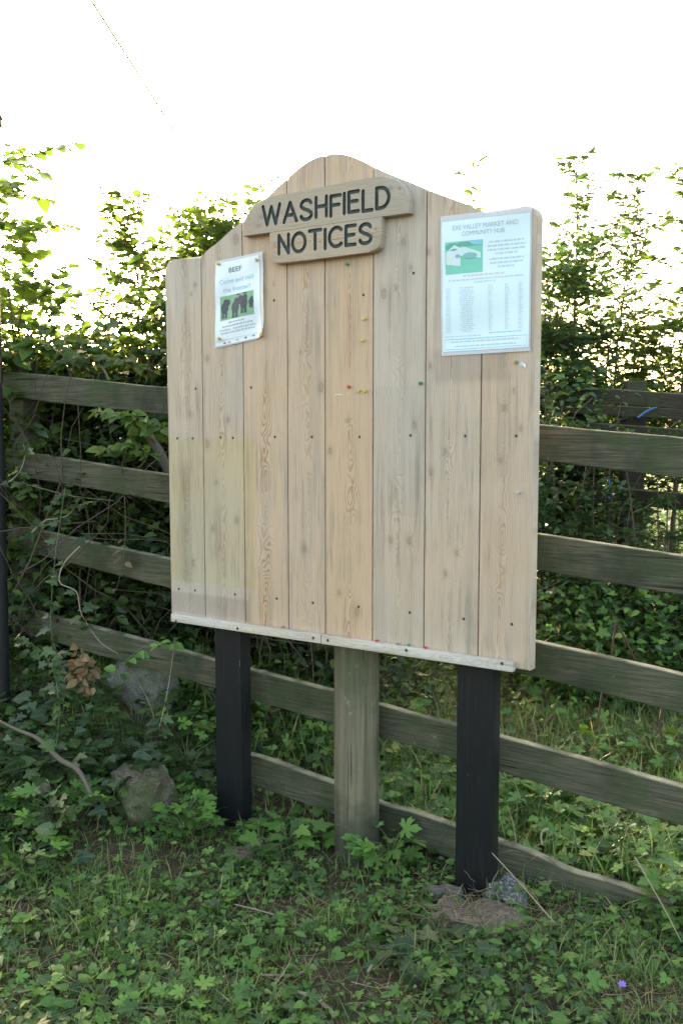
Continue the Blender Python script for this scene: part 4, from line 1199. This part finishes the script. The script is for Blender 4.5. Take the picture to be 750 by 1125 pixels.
rosette('ivy_clump', 'ivy leaves half covering the pale grey boulder under the left rail', 'plant', 150, 806, IVY, 36, .04, .07, .04, .22, .20, 'leaf_ivy', 'leafy herb clumps')
rosette('ivy_clump', 'ivy clump between the mossy boulder and the left black leg', 'plant', 205, 850, IVY, 46, .04, .075, .03, .2, .14, 'leaf_ivy', 'leafy herb clumps')
rosette('ivy_clump', 'dark ivy clump spreading over the fallen branch at left', 'plant', 50, 850, IVY, 60, .04, .075, .03, .14, .24, 'leaf_ivy', 'leafy herb clumps')
# purple flower
b = on_ground(682, 1099); root = empty('purple_flower', b, 'tiny purple flower near the lower right corner', 'flower')
st = Cloud(); st.tube([(0, 0, -.01), (.003, 0, .02), (.0, -.003, .04)], .0009, 4); link('stem', st.mesh('stem'), M['greenstem'], root)
pt = Cloud(); n = 6; a = np.arange(n) * 6.283 / n
pt.add(OVATE, np.tile([0, -.003, .04], (n, 1)), frames(np.stack([np.cos(a), np.sin(a) * .6, .5 + .5 * np.sin(a)], -1), np.tile([0, -1.0, .6], (n, 1))), .012, .5)
link('petals', pt.mesh('petals'), flat('violet_petal', (0.35, 0.22, 0.75), 0.6, transl=.2), root)

# ================================================================== STONES
def stone(label, px, py, size, mat, seed, name='stone', sink=0.3, group=None, rz=None, jag=0.12, D=None):
    rs = np.random.RandomState(seed); b = on_ground(px, py) if D is None else at_depth(px, py, D)
    if D is not None: b[2] = float(gz(b[0], b[1]))
    bm = bmesh.new(); bmesh.ops.create_cube(bm, size=1)
    bmesh.ops.subdivide_edges(bm, edges=bm.edges, cuts=22, use_grid_fill=True)
    ph = rs.rand(12) * 6; off = Vector(rs.rand(3) * 50)
    for v in bm.verts:
        p = np.array(v.co); r = np.linalg.norm(p); q = p / max(np.abs(p).max(), 1e-6)
        k = 1 - 0.16 * (np.abs(p).sum() - 0.5) ** 2
        p = p * k
        p = p * (1 + jag * (math.sin(p[0] * 6 + ph[0]) * math.sin(p[1] * 5 + ph[1]) + .6 * math.sin(p[2] * 9 + ph[2] + p[0] * 7)))
        sv = Vector(p * np.array(size)) * 1.0
        p += (jag * 1.6 * noise.turbulence(sv * 14 + off, 4, False) + jag * .25 * rs.rand()) * p * -1.0
        p += jag * .8 * np.array(noise.noise_vector(sv * 9 + off))
        v.co = Vector(p * np.array(size))
    me = finish(bm, name, True, 28)
    o = link(name, me, mat, None, (b[0], b[1], b[2] + size[2] * (0.5 - sink)), rs.rand() * 6 if rz is None else rz)
    return tag(o, label, 'stone', group)
def rockmat(name, c1, c2, c3, moss=0.4, mossc=(0.06, 0.09, 0.03)):
    t = NT(name); P_ = objco(t); n1 = t.noise(P_, 22, 6, 0.7); n2 = t.noise(P_, 90, 4, 0.7); n3 = t.noise(P_, 9, 3)
    c = t.mix(t.sm(n1, .35, .65), (*c1, 1), (*c2, 1)); c = t.mix(t.sm(n2, .52, .6), c, (*c3, 1)); c = t.mix(t.sm(t.noise(P_, 220, 2), .58, .64), c, (0.03, 0.025, 0.02))
    c = t.mix(t.math('MULTIPLY', t.sm(n3, .4, .6), moss), c, (*mossc, 1))
    return t.bsdf(c, 0.85, bump=t.math('ADD', n1, t.math('MULTIPLY', n2, .4)), bstr=.8, bdist=.008, spec=.25)
M['mossrock'] = rockmat('mossy_stone', (0.09, 0.065, 0.045), (0.16, 0.12, 0.09), (0.2, 0.18, 0.14), .6)
M['palerock'] = rockmat('pale_stone', (0.10, 0.095, 0.085), (0.20, 0.19, 0.17), (0.10, 0.10, 0.10), .3)
M['concrete'] = rockmat('rough_concrete', (0.15, 0.11, 0.085), (0.27, 0.195, 0.15), (0.10, 0.08, 0.065), .3, (0.07, 0.075, 0.04))
M['slate'] = rockmat('lichened_slate', (0.05, 0.055, 0.06), (0.10, 0.11, 0.115), (0.34, 0.36, 0.35), .3, (0.09, 0.09, 0.08))
stone('mossy brown boulder half sunk in ivy left of the left black leg', 158, 886, (0.25, 0.2, 0.19), M['mossrock'], 4, rz=ROT - .3, jag=.06)
stone('pale grey boulder under the fence rail at left', 160, 790, (0.26, 0.2, 0.30), M['palerock'], 9, rz=ROT + .2, sink=.25, D=4.15, jag=.06)
fo = world(uR + LEGW / 2, 0.06, 0)
def slab(name, label, px, py, size, mat, seed, rz, sink):
    return stone(label, px, py, size, mat, seed, name, sink, None, rz, 0.13)
o = slab('concrete_footing', 'rough brown concrete footing at the foot of the right black leg', 519, 1018, (0.24, 0.20, 0.11), M['concrete'], 3, ROT, 0.55); o['category'] = 'concrete footing'
slab('slate_piece', 'dark slate slab with white lichen behind the right black leg', 556, 992, (0.11, 0.13, 0.06), M['slate'], 6, ROT + .2, 0.15)
slab('stone', 'small pale grey stone left of the right black leg', 489, 989, (0.09, 0.06, 0.05), M['palerock'], 12, ROT + .5, 0.25)
slab('stone', 'thin whitish stone strip on the front of the concrete footing', 510, 1031, (0.085, 0.025, 0.04), M['palerock'], 15, ROT - .25, 0.05)
slab('stone', 'small brown stone in the soil by the left black leg', 272, 945, (0.11, 0.08, 0.06), M['mossrock'], 17, .4, 0.35)

cl = Cloud(); rs9 = np.random.RandomState(9)
fb = on_ground(519, 1018)
for i in range(150):
    a = rs9.rand() * 6.28; q = fb + np.array([rs9.randn() * .10, rs9.randn() * .075, .035 + .03 * rs9.rand()])
    p = path(q, (math.cos(a), math.sin(a), rs9.uniform(-.1, .25)), rs9.uniform(.03, .12), 5, .3, rs9, -.08); cl.tube(p, rs9.uniform(.0005, .0013), 3, rs9.rand())
tag(link('straw_wisps', cl.mesh('straw_wisps'), M['straw']), 'dry straw wisps caught on the concrete footing', 'straw', kind='stuff')

# ================================================================== STICKS AND STALKS
def gpts(pts, lift):
    out = []
    for i, p in enumerate(pts):
        q = on_ground(*p); q[2] += lift if np.ndim(lift) == 0 else lift[i]; out.append(q)
    return out
curve_thing('fallen_stick', 'pale curved stick at the bottom edge near the centre', 'stick', gpts([(319, 1094), (332, 1099), (345, 1103), (356, 1110), (368, 1124)], .016), [.0045, .006, .007, .0065, .006], M['palestick'], 'fallen sticks')
curve_thing('fallen_stick', 'bent brown stick right of the pale stick near the bottom', 'stick', gpts([(404, 1077), (412, 1066), (424, 1058), (440, 1054), (452, 1055)], .02), [.004, .005, .005, .004, .003], M['palestick'], 'fallen sticks')
curve_thing('fallen_stick', 'thick brown stick lying left of centre', 'stick', gpts([(176, 1018), (195, 1007), (215, 1001), (240, 997), (262, 990)], .018), [.007, .009, .009, .008, .005], M['twig'], 'fallen sticks')
curve_thing('fallen_stick', 'thin brown stick above the pale stick at the bottom', 'stick', gpts([(284, 1078), (305, 1079), (325, 1077), (342, 1070)], .016), [.003, .004, .004, .003], M['palestick'], 'fallen sticks')
curve_thing('fallen_branch', 'long grey-brown branch sloping down through the ivy at left', 'branch', [at_depth(0, 792, 3.55), at_depth(20, 802, 3.5), at_depth(43, 812, 3.45), at_depth(66, 834, 3.4), at_depth(86, 846, 3.35), at_depth(100, 872, 3.3)], [.004, .006, .008, .010, .009, .006], flat('grey_branch', (0.13, 0.105, 0.075), 0.9), None, 8)
curve_thing('dry_stalk', 'long straw-coloured stalk leaning across the grass right of the right leg', 'stalk', [at_depth(540, 937, 2.86), at_depth(575, 975, 2.78), at_depth(610, 1015, 2.70), at_depth(640, 1045, 2.62), at_depth(667, 1085, 2.52)], [.0016, .0020, .0022, .002, .0014], M['palestick'], 'dry stalks')
curve_thing('dry_stalk', 'thin straw stalk leaning over the bottom rail at the right edge', 'stalk', [at_depth(697, 942, 2.62), at_depth(712, 968, 2.6), at_depth(730, 1000, 2.58), at_depth(748, 1035, 2.55)], [.003, .0022, .002, .0014], M['palestick'], 'dry stalks')
curve_thing('dry_stalk', 'short dry stalk under the bottom rail at lower right', 'stalk', gpts([(664, 1003), (680, 1020), (697, 1040), (712, 1056)], [.05, .035, .02, .01]), .0018, M['palestick'], 'dry stalks')
curve_thing('fallen_stick', 'whitish twig in the grass between the posts', 'stick', gpts([(258, 1004), (285, 1012), (308, 1018), (325, 1025)], .03), .0022, M['palestick'], 'fallen sticks')
# rusty dead dock stems behind the second-lowest rail
for lab, pts in (('dark rusty dead stem, the upright one of a crossed pair behind the fence', [at_depth(670, 735, 3.0), at_depth(672, 712, 3.0), at_depth(676, 684, 3.0)]),
                 ('dark rusty dead stem, the slanting one of a crossed pair behind the fence', [at_depth(697, 727, 3.05), at_depth(688, 706, 3.02), at_depth(676, 683, 3.0)]),
                 ('dark stem standing under the lower rail at right', [at_depth(655, 800, 3.0), at_depth(658, 780, 3.0), at_depth(661, 760, 3.0)]),
                 ('curly dark stem beside the right edge between lower rails', [at_depth(727, 812, 2.95), at_depth(724, 795, 2.95), at_depth(728, 772, 2.95)])):
    curve_thing('dead_stem', lab, 'dead stem', pts, [.0045, .0035, .003], M['redstem'], 'dead stems behind the fence')
curve_thing('bent_hook', 'small pale hooked stem above the bottom rail', 'stem', [at_depth(595, 928, 2.85), at_depth(594, 918, 2.85), at_depth(597, 912, 2.85), at_depth(602, 911, 2.85)], .0028, M['palestick'])

# ================================================================== VINES on the left of the fence
def vine(label, pts, rad, leaves=14, seed=0, mat='twig', lm='leaf_ivy', ls=.04, name='bramble_vine'):
    rs = np.random.RandomState(seed + 50); pts = np.array(catmull([tuple(p) for p in pts], 6)); og = pts[0]
    root = empty(name, og, label, 'vine', 'vines hanging over the left of the fence')
    rad *= .62; c = Cloud(); c.tube(pts - og, np.linspace(rad, rad * .5, len(pts)), 5)
    link('stem', c.mesh('stem', True), M[mat], root)
    leaves = int(leaves * 1.5) + 6
    if leaves:
        c = Cloud(); k = rs.randint(0, len(pts), leaves); d = rnd_dirs(leaves, rs, -.2, .8); nr = norm(np.stack([rs.randn(leaves) * .5, -np.abs(rs.randn(leaves)) * .6 - .2, np.ones(leaves)], -1))
        c.add(IVY if lm == 'leaf_ivy' else OVATE, pts[k] - og + d * .012, frames(d, nr), rs.uniform(ls * .6, ls * 1.3, leaves), rs.rand(leaves))
        link('foliage', c.mesh('foliage'), M[lm], root)
def vd(x, y, D=3.62): return at_depth(x, y, D)
vine('pale S-curved bramble stem against the second and third rails at left', [vd(35, 585, 3.9), vd(50, 572, 3.9), vd(62, 570, 3.85), vd(75, 566, 3.85), vd(85, 556, 3.8), vd(102, 551, 3.8)], .0055, 5, 1, 'palestick')
vine('thin wiry stem running along under the second rail at left', [vd(10, 528, 3.9), vd(40, 535, 3.85), vd(80, 545, 3.8), vd(125, 550, 3.75)], .0022, 4, 2, 'palestick')
vine('looping bramble stem crossing the third and fourth rails at left', [vd(88, 600, 3.7), vd(70, 620, 3.68), vd(66, 640, 3.66), vd(84, 650, 3.64), vd(90, 675, 3.62), vd(110, 705, 3.6), vd(130, 718, 3.6)], .0045, 8, 3, 'palestick')
vine('straight hanging ivy stem crossing the third rail at left', [vd(72, 535, 3.8), vd(66, 575, 3.75), vd(60, 620, 3.7), vd(57, 700, 3.6), vd(80, 740, 3.5)], .0025, 14, 4, 'greenstem')
vine('thin arched stem rising beside the black pole', [vd(10, 530, 3.8), vd(22, 518, 3.8), vd(28, 500, 3.8), vd(26, 488, 3.8)], .0035, 3, 5, 'palestick')
vine('leafy ivy trail hanging in front of the lowest left rail', [vd(20, 700, 3.5), vd(45, 715, 3.45), vd(60, 740, 3.4), vd(65, 780, 3.35), vd(62, 820, 3.3)], .003, 24, 6, 'greenstem')
vine('leafy stem arching right over the fourth rail at left', [vd(125, 745, 3.5), vd(145, 720, 3.5), vd(165, 708, 3.5), vd(195, 705, 3.5)], .003, 12, 7, 'greenstem', 'leaf_ground', .05)
vine('bare stem climbing behind the fourth rail beside the board', [vd(175, 800, 3.45), vd(182, 770, 3.5), vd(188, 735, 3.55), vd(192, 700, 3.6)], .003, 5, 8, 'palestick')
vine('dry brown stem dangling below the second rail at left', [vd(137, 545, 3.95), vd(138, 575, 3.95), vd(136, 610, 3.95), vd(128, 650, 3.95)], .004, 4, 9, 'twig', 'litter', .04)
# bright young sprays between rail one and rail two
vine('bright green leafy spray between the two upper rails at left', [vd(180, 470, 3.72), vd(160, 462, 3.72), vd(140, 455, 3.74), vd(110, 452, 3.76)], .003, 34, 10, 'greenstem', 'leaf_light', .055)
vine('second bright leafy spray lower between the upper rails', [vd(165, 500, 3.74), vd(148, 488, 3.74), vd(130, 488, 3.76), vd(115, 495, 3.78)], .003, 26, 11, 'greenstem', 'leaf_light', .05)
# brown withered leaf cluster
b = vd(90, 735, 3.45); root = empty('withered_leaves', b, 'cluster of withered orange-brown leaves in the ivy at left', 'dead leaves')
c = Cloud(); n = 46; d = rnd_dirs(n, rs, -.4, 1.2); c.add(OVATE, np.stack([rs.randn(n) * .022, rs.randn(n) * .02, rs.randn(n) * .045], -1), frames(d, rnd_dirs(n, rs, .6, 1)), rs.uniform(.03, .055, n), rs.uniform(.5, 1, n))
link('foliage', c.mesh('foliage'), M['litter'], root)
c = Cloud(); c.tube([(0, 0, .08), (.01, 0, .0), (0, 0, -.06)], .0025, 4); link('stem', c.mesh('stem'), M['twig'], root)

# ================================================================== SHRUBS AND TREES
def shrub(name, label, base, h, seed, stems=1, spread=0.5, lat=14, latlen=0.45, leaf=0.05, per=26, lm='leaf_hedge', tm=None, bare=0.15, lift=0.05, cat='shrub', group=None, sub=3, r0=0.012, lean=(0, 0), mass=0, taper=0.75, masszr=(0.1, .8)):
    rs = np.random.RandomState(seed); base = np.array([base[0], base[1], float(gz(base[0], base[1]))])
    root = empty(name, base, label, cat, group); W = Cloud(); F = Cloud(); tm = tm or OVATE
    P = []; D = []; Nn = []
    def dress(p, dens, droop=0.0):
        dens = dens * 1.5
        seg = np.linalg.norm(np.diff(p, axis=0), axis=1).sum(); n = max(3, int(seg * dens)); 
        tt = np.linspace(.12, 1, n); idx = tt * (len(p) - 1); i0 = np.minimum(idx.astype(int), len(p) - 2); fr = idx - i0
        q = p[i0] * (1 - fr)[:, None] + p[i0 + 1] * fr[:, None]; tg = norm(p[i0 + 1] - p[i0])
        upv = np.array([0, 0, 1.0]); side = norm(np.cross(tg, upv) + 1e-3) * np.where(np.arange(n) % 2, 1, -1)[:, None]
        d = tg * .55 + side + rs.randn(n, 3) * .25; d[:, 2] -= droop
        P.append(q); D.append(d); Nn.append(norm(np.tile(upv, (n, 1)) + rs.randn(n, 3) * .4))
    for s in range(stems):
        a = rs.rand() * 6.28; o = spread * .35 * rs.rand() if stems > 1 else 0
        d = np.array([math.cos(a) * (spread * .5 / h if stems > 1 else .03) + lean[0], math.sin(a) * (spread * .5 / h if stems > 1 else .03) + lean[1], 1])
        hh = h * (1 if s == 0 else rs.uniform(.6, 1)); n = 14
        p = path((math.cos(a) * o, math.sin(a) * o, -.03), d, hh, n, .035, rs, .01)
        W.tube(p, np.linspace(r0 * (1 if stems == 1 else .8), .002, n + 1), 6)
        for k in range(lat):
            f = bare + (1 - bare) * (k + rs.rand() * .8) / lat; f = min(f, .985)
            i = f * n; i0 = int(i); q = p[i0] * (1 - i + i0) + p[min(i0 + 1, n)] * (i - i0)
            b = k * 2.4 + rs.rand() * .9; ll = latlen * (1 - taper * f) * rs.uniform(.7, 1.25)
            lp = path(q, (math.cos(b), math.sin(b), .35 + rs.rand() * .4), ll, 6, .12, rs, lift - .05)
            W.tube(lp, np.linspace(.0045, .0012, 7), 4); dress(lp, per)
            for m_ in range(sub):
                j = rs.randint(1, 6); b2 = b + rs.choice([-1, 1]) * rs.uniform(.5, 1.2)
                sp_ = path(lp[j], (math.cos(b2), math.sin(b2), rs.uniform(-.1, .5)), ll * rs.uniform(.3, .6), 4, .15, rs, 0)
                W.tube(sp_, np.linspace(.0022, .0009, 5), 3); dress(sp_, per)
    if mass:      # inner leaf clumps
        nc = max(3, mass // 70)
        cz = rs.uniform(masszr[0] * h, masszr[1] * h, nc); ca = rs.rand(nc) * 6.28; cr = spread * rs.rand(nc) ** .5 * (1 - .35 * cz / h)
        for i in range(nc):
            c0 = np.array([cr[i] * math.cos(ca[i]), cr[i] * math.sin(ca[i]), cz[i]])
            k = mass // nc; pts = c0 + norm(rs.randn(k, 3)) * (rs.rand(k, 1) ** .5) * np.array([.20, .20, .14]) * rs.uniform(.7, 1.3)
            P.append(pts); D.append(rnd_dirs(k, rs, -.1, .9)); Nn.append(norm(np.tile([0, 0, 1.0], (k, 1)) + rs.randn(k, 3) * .6))
            W.tube([(c0[0] * .2, c0[1] * .2, max(c0[2] - .3, 0)), c0 * [.6, .6, .95], c0], [.004, .003, .0015], 4)
    P = np.concatenate(P); D = np.concatenate(D); Nn = np.concatenate(Nn); n = len(P)
    clump = vnoise(P[:, 0] * 1 + P[:, 2] * 1.3 + seed, P[:, 1] + P[:, 2], .25)
    F.add(tm, P, frames(D, Nn), leaf * rs.uniform(.6, 1.25, n), np.clip(.55 * rs.rand(n) + .6 * (clump - .2), 0, 1))
    link('trunk', W.mesh('trunk'), M['twig'], root); link('crown', F.mesh('crown'), M[lm], root)
    return root

def X(px, D): return (px - CX) / FPX * D
def ztop(py, D): return float(at_depth(375, py, D)[2])
# left: young saplings above a dense mass, standing just behind the fence
GL = 'saplings and shrubs of the left hedge'
def sh(name, label, px, D, top, seed, **k):
    bx = X(px, D); h = ztop(top, D) - float(gz(bx, D)); return shrub(name, label, (bx, D), h, seed, **k)
sh('sapling', 'leftmost thin sapling with broad pale leaves against the bright sky', 48, 4.75, 178, 1, lat=27, latlen=.60, leaf=.066, per=34, lm='leaf_light', tm=BROAD, bare=.4, taper=.45, group=GL, cat='sapling', sub=2, lift=-.01)
sh('sapling', 'slender small-leaved sapling between the two taller left ones', 128, 5.0, 228, 2, lat=20, latlen=.35, leaf=.058, per=34, lm='leaf_light', bare=.5, group=GL, cat='sapling', sub=2)
sh('sapling', 'dense upright sapling just left of the board', 181, 4.9, 206, 3, lat=36, latlen=.46, leaf=.058, per=40, lm='leaf_hedge', bare=.45, group=GL, cat='sapling')
sh('sapling', 'wispy sapling low at the left between the fence and sky', 92, 4.6, 250, 4, lat=26, latlen=.45, leaf=.06, per=32, lm='leaf_light', bare=.45, group=GL, cat='sapling', sub=2)
sh('shrub', 'dark round-topped shrub behind the left shoulder of the board', 238, 5.2, 196, 5, stems=5, spread=.5, lat=20, latlen=.42, leaf=.058, per=30, lm='leaf_hedge', bare=.4, group=GL, mass=2300, masszr=(.6, .97))
sh('sapling', 'small sprig poking up left of the board arch', 301, 5.2, 172, 6, lat=16, latlen=.22, leaf=.045, per=30, lm='leaf_dark', bare=.5, group=GL, cat='sapling', sub=2)
for k, (px, D, top, lab, m, lm) in enumerate(((15, 4.75, 352, 'low yellow-green shrub behind the black pole', 2600, 'leaf_light'), (75, 4.85, 372, 'leafy shrub rising over the top rail at left', 3200, 'leaf_hedge'),
        (135, 5.0, 360, 'dark twiggy shrub over the top rail near the board', 3200, 'leaf_hedge'), (180, 4.75, 330, 'bushy shrub touching the left edge of the board', 3000, 'leaf_hedge'), (-50, 4.9, 300, 'large shrub beyond the left edge', 3500, 'leaf_hedge'),
        (250, 5.0, 320, 'shrub hidden behind the left half of the board', 3000, 'leaf_dark'))):
    sh('shrub', lab, px, D, top, 30 + k, stems=7, spread=.62, lat=12, latlen=.4, leaf=.05, per=26, lm=lm, bare=.25, group=GL, mass=m, masszr=(.15, .95), tm=BROAD if k % 2 else OVATE)
# bright bramble leaves on the top rail at left
vine('yellow-green bramble shoot lying over the top rail at far left', [vd(5, 395, 4.35), vd(25, 385, 4.35), vd(50, 378, 4.35), vd(72, 390, 4.3)], .004, 46, 21, 'greenstem', 'leaf_light', .085)
vine('leafy bramble shoot lying along the top rail nearer the board', [vd(70, 400, 4.25), vd(95, 392, 4.2), vd(130, 396, 4.15), vd(170, 408, 4.1)], .004, 50, 22, 'greenstem', 'leaf_hedge', .06)
curve_thing('bare_branch', 'bare grey branch leaning in the gap above the left rail', 'branch', [at_depth(0, 328, 5.2), at_depth(15, 338, 5.2), at_depth(32, 350, 5.2), at_depth(55, 362, 5.2)], [.022, .02, .016, .008], M['twig'], None, 7)
curve_thing('bare_branch', 'pale bare twig crossing the foliage above the top rail', 'branch', [at_depth(95, 390, 4.3), at_depth(105, 396, 4.3), at_depth(115, 408, 4.3), at_depth(120, 418, 4.3)], [.004, .006, .006, .005], M['palestick'], None, 6)
curve_thing('bare_branch', 'thick mossy branch behind the two upper rails beside the board', 'branch', [at_depth(157, 468, 4.2), at_depth(166, 482, 4.2), at_depth(178, 502, 4.2), at_depth(192, 535, 4.2)], [.014, .020, .022, .02], flat('mossy_bark', (0.10, 0.09, 0.07), 0.9), None, 8)

# dark bramble tangle filling the hedge bottom behind the left rails
def tangle(name, label, cat, pxs, D0, D1, z0, z1, nst, nlf, lm, leaf, seed):
    rs = np.random.RandomState(seed); S_ = Cloud(); F = Cloud()
    x0, x1 = X(pxs[0], (D0 + D1) / 2), X(pxs[1], (D0 + D1) / 2)
    og = np.array([(x0 + x1) / 2, (D0 + D1) / 2, 0.0])
    pos = []
    for i in range(nst):
        x, y = rs.uniform(x0, x1), rs.uniform(D0, D1)
        p = path((x, y, float(gz(x, y))), (rs.randn() * .4, rs.randn() * .25 - .05, 1.1), rs.uniform(.6, 1) * (z1 + .2), 9, .22, rs, -.03)
        p = p[p[:, 2] < z1 + .1]
        if len(p) < 3: continue
        S_.tube(p - og, np.linspace(rs.uniform(.002, .006), .0012, len(p)), 4)
    n = nlf; cc = 60
    cx_, cy_, cz_ = rs.uniform(x0, x1, cc), rs.uniform(D0, D1, cc), rs.uniform(z0, z1, cc)
    k = rs.randint(0, cc, n); P = np.stack([cx_[k], cy_[k], cz_[k]], -1) + rs.randn(n, 3) * [.14, .12, .14]
    F.add(IVY, P[:n // 3] - og, frames(rnd_dirs(n // 3, rs, -.3, .8), norm(np.stack([rs.randn(n // 3) * .5, -.5 + rs.randn(n // 3) * .4, np.ones(n // 3)], -1))), rs.uniform(.6, 1.3, n // 3) * leaf, rs.rand(n // 3) ** 1.4)
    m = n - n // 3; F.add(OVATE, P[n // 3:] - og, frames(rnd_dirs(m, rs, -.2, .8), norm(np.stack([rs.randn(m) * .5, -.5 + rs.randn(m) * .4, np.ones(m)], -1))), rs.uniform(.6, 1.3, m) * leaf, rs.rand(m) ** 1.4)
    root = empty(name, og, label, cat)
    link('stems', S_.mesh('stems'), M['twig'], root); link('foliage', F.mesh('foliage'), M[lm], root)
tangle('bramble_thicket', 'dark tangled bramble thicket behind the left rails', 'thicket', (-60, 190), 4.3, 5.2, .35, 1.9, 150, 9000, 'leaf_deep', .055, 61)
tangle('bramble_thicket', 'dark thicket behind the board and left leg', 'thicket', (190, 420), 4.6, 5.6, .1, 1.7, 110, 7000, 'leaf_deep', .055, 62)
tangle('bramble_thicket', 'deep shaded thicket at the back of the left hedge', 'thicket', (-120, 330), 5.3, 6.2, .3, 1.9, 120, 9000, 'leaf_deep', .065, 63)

# right hedge
GR = 'trees and shrubs of the right hedge'
sh('hedge_tree', 'tall dark tree with a wispy leading shoot beside the right edge of the board', 604, 6.1, 148, 11, lat=46, latlen=.66, leaf=.072, per=36, lm='leaf_dark', bare=.25, taper=.84, group=GR, cat='tree', r0=.022, mass=5200, spread=.42, masszr=(.2, .80), tm=LANCE)
sh('hedge_tree', 'open small tree in the middle of the right hedge', 671, 6.3, 176, 12, lat=44, latlen=.55, leaf=.072, per=34, lm='leaf_dark', bare=.35, taper=.8, group=GR, cat='tree', r0=.018, tm=LANCE, mass=500, spread=.25, masszr=(.4, .6))
sh('hedge_tree', 'leafy tree cut by the right edge of the photo', 738, 6.0, 150, 13, lat=36, latlen=.6, leaf=.068, per=36, lm='leaf_hedge', bare=.3, taper=.72, group=GR, cat='tree', r0=.02, tm=LANCE, mass=1500, spread=.4, masszr=(.42, .68))
sh('sapling', 'thin feathery shoot between the two right-hand hedge trees', 708, 6.2, 225, 15, lat=34, latlen=.42, leaf=.06, per=32, lm='leaf_hedge', bare=.35, taper=.75, group=GR, cat='sapling', tm=LANCE, sub=2)
sh('sapling', 'feathery sapling leaning out beside the tall dark tree', 640, 6.2, 215, 16, lat=34, latlen=.42, leaf=.06, per=32, lm='leaf_dark', bare=.35, taper=.75, group=GR, cat='sapling', tm=LANCE, sub=2)
sh('sapling', 'thin pale shoot poking above the board left of the market poster', 526, 5.9, 160, 14, lat=24, latlen=.3, leaf=.065, per=32, lm='leaf_hedge', bare=.4, group=GR, cat='sapling', tm=LANCE, sub=2)
for k, (px, D, top, lab, m) in enumerate(((622, 6.4, 330, 'dense dark bush between the board and the far fence post', 4200), (700, 6.6, 425, 'low dark bush along the middle of the far fence', 300), (765, 6.3, 385, 'dark bush filling the right edge above the top rail', 2000),
        (560, 6.4, 300, 'dark bush hidden behind the right half of the board', 3600), (830, 6.4, 330, 'bush beyond the right edge of the photo', 3000), (480, 6.6, 320, 'bush hidden behind the middle of the board', 3000), (400, 6.6, 310, 'bush hidden behind the middle plank', 3000))):
    sh('shrub', lab, px, D, top, 70 + k, stems=6, spread=.7 if k != 1 else .5, lat=11, latlen=.4, leaf=.055, per=24, lm='leaf_dark', bare=.2, group=GR, mass=m, masszr=(.1, .93), tm=LANCE if k % 2 else OVATE)
tangle('weed_thicket', 'green weeds and brambles under the far fence at right', 'thicket', (570, 860), 4.6, 5.5, .12, .62, 26, 7500, 'leaf_ground', .05, 64)
sh('shrub', 'thin leafy bush in front of the far fence between its two posts', 672, 5.25, 432, 91, stems=6, spread=.45, lat=9, latlen=.35, leaf=.05, per=22, lm='leaf_dark', bare=.2, group=GR, mass=200, masszr=(.6, .95))
sh('shrub', 'thin leafy bush in front of the far fence at the right edge', 742, 5.0, 440, 92, stems=6, spread=.4, lat=9, latlen=.35, leaf=.05, per=22, lm='leaf_dark', bare=.2, group=GR, mass=250, masszr=(.6, .95))
sh('shrub', 'dark leafy bush touching the right edge of the board at rail height', 604, 5.2, 395, 93, stems=6, spread=.4, lat=10, latlen=.4, leaf=.05, per=24, lm='leaf_dark', bare=.2, group=GR, mass=1500, masszr=(.3, .95))

# ================================================================== LIGHT, SKY, CAMERA
SUN_EL, SUN_AZ = math.radians(11.0), math.radians(-19.0)     # azimuth from +Y, clockwise positive
w = bpy.data.worlds.new('World'); S.world = w; w.use_nodes = True
nt = w.node_tree; bg = nt.nodes['Background']
sky = nt.nodes.new('ShaderNodeTexSky'); sky.sky_type = 'NISHITA'; sky.sun_disc = False
sky.sun_elevation = SUN_EL; sky.sun_rotation = SUN_AZ; sky.altitude = 100; sky.air_density = 0.75; sky.dust_density = 5.0; sky.ozone_density = 0.0
tint = nt.nodes.new('ShaderNodeMix'); tint.data_type = 'RGBA'; tint.blend_type = 'MULTIPLY'; tint.inputs[0].default_value = 1
tint.inputs[7].default_value = (1.03, 1.0, 0.87, 1)        # evening air: a touch less blue
nt.links.new(sky.outputs[0], tint.inputs[6]); nt.links.new(tint.outputs[2], bg.inputs[0]); bg.inputs[1].default_value = 0.15
sl = bpy.data.lights.new('sun', 'SUN'); sl.energy = 3.0; sl.angle = math.radians(0.5); sl.color = (1.0, 0.90, 0.74)
so_ = bpy.data.objects.new('sun', sl); COL.objects.link(so_)
dv = Vector((math.sin(SUN_AZ) * math.cos(SUN_EL), math.cos(SUN_AZ) * math.cos(SUN_EL), math.sin(SUN_EL)))
so_.rotation_euler = dv.to_track_quat('Z', 'Y').to_euler()

cd = bpy.data.cameras.new('camera'); co_ = bpy.data.objects.new('camera', cd); COL.objects.link(co_)
cd.sensor_fit = 'VERTICAL'; cd.sensor_height = 36; cd.sensor_width = 24; cd.lens = FPX / 1125 * 36
cd.clip_start = 0.05; cd.clip_end = 3000
co_.location = CAM; co_.rotation_euler = (math.pi / 2 - PITCH, 0, 0)
cd.dof.use_dof = True; cd.dof.focus_distance = 3.1; cd.dof.aperture_fstop = 13
S.camera = co_
vs_ = S.view_settings; vs_.view_transform = 'Standard'; vs_.look = 'None'; vs_.gamma = 1; vs_.use_curve_mapping = False
vs_.exposure = 3.2
S.render.engine = 'CYCLES'
S.cycles.filter_width = 1.5; S.cycles.max_bounces = 6; S.cycles.transparent_max_bounces = 8; S.cycles.diffuse_bounces = 4
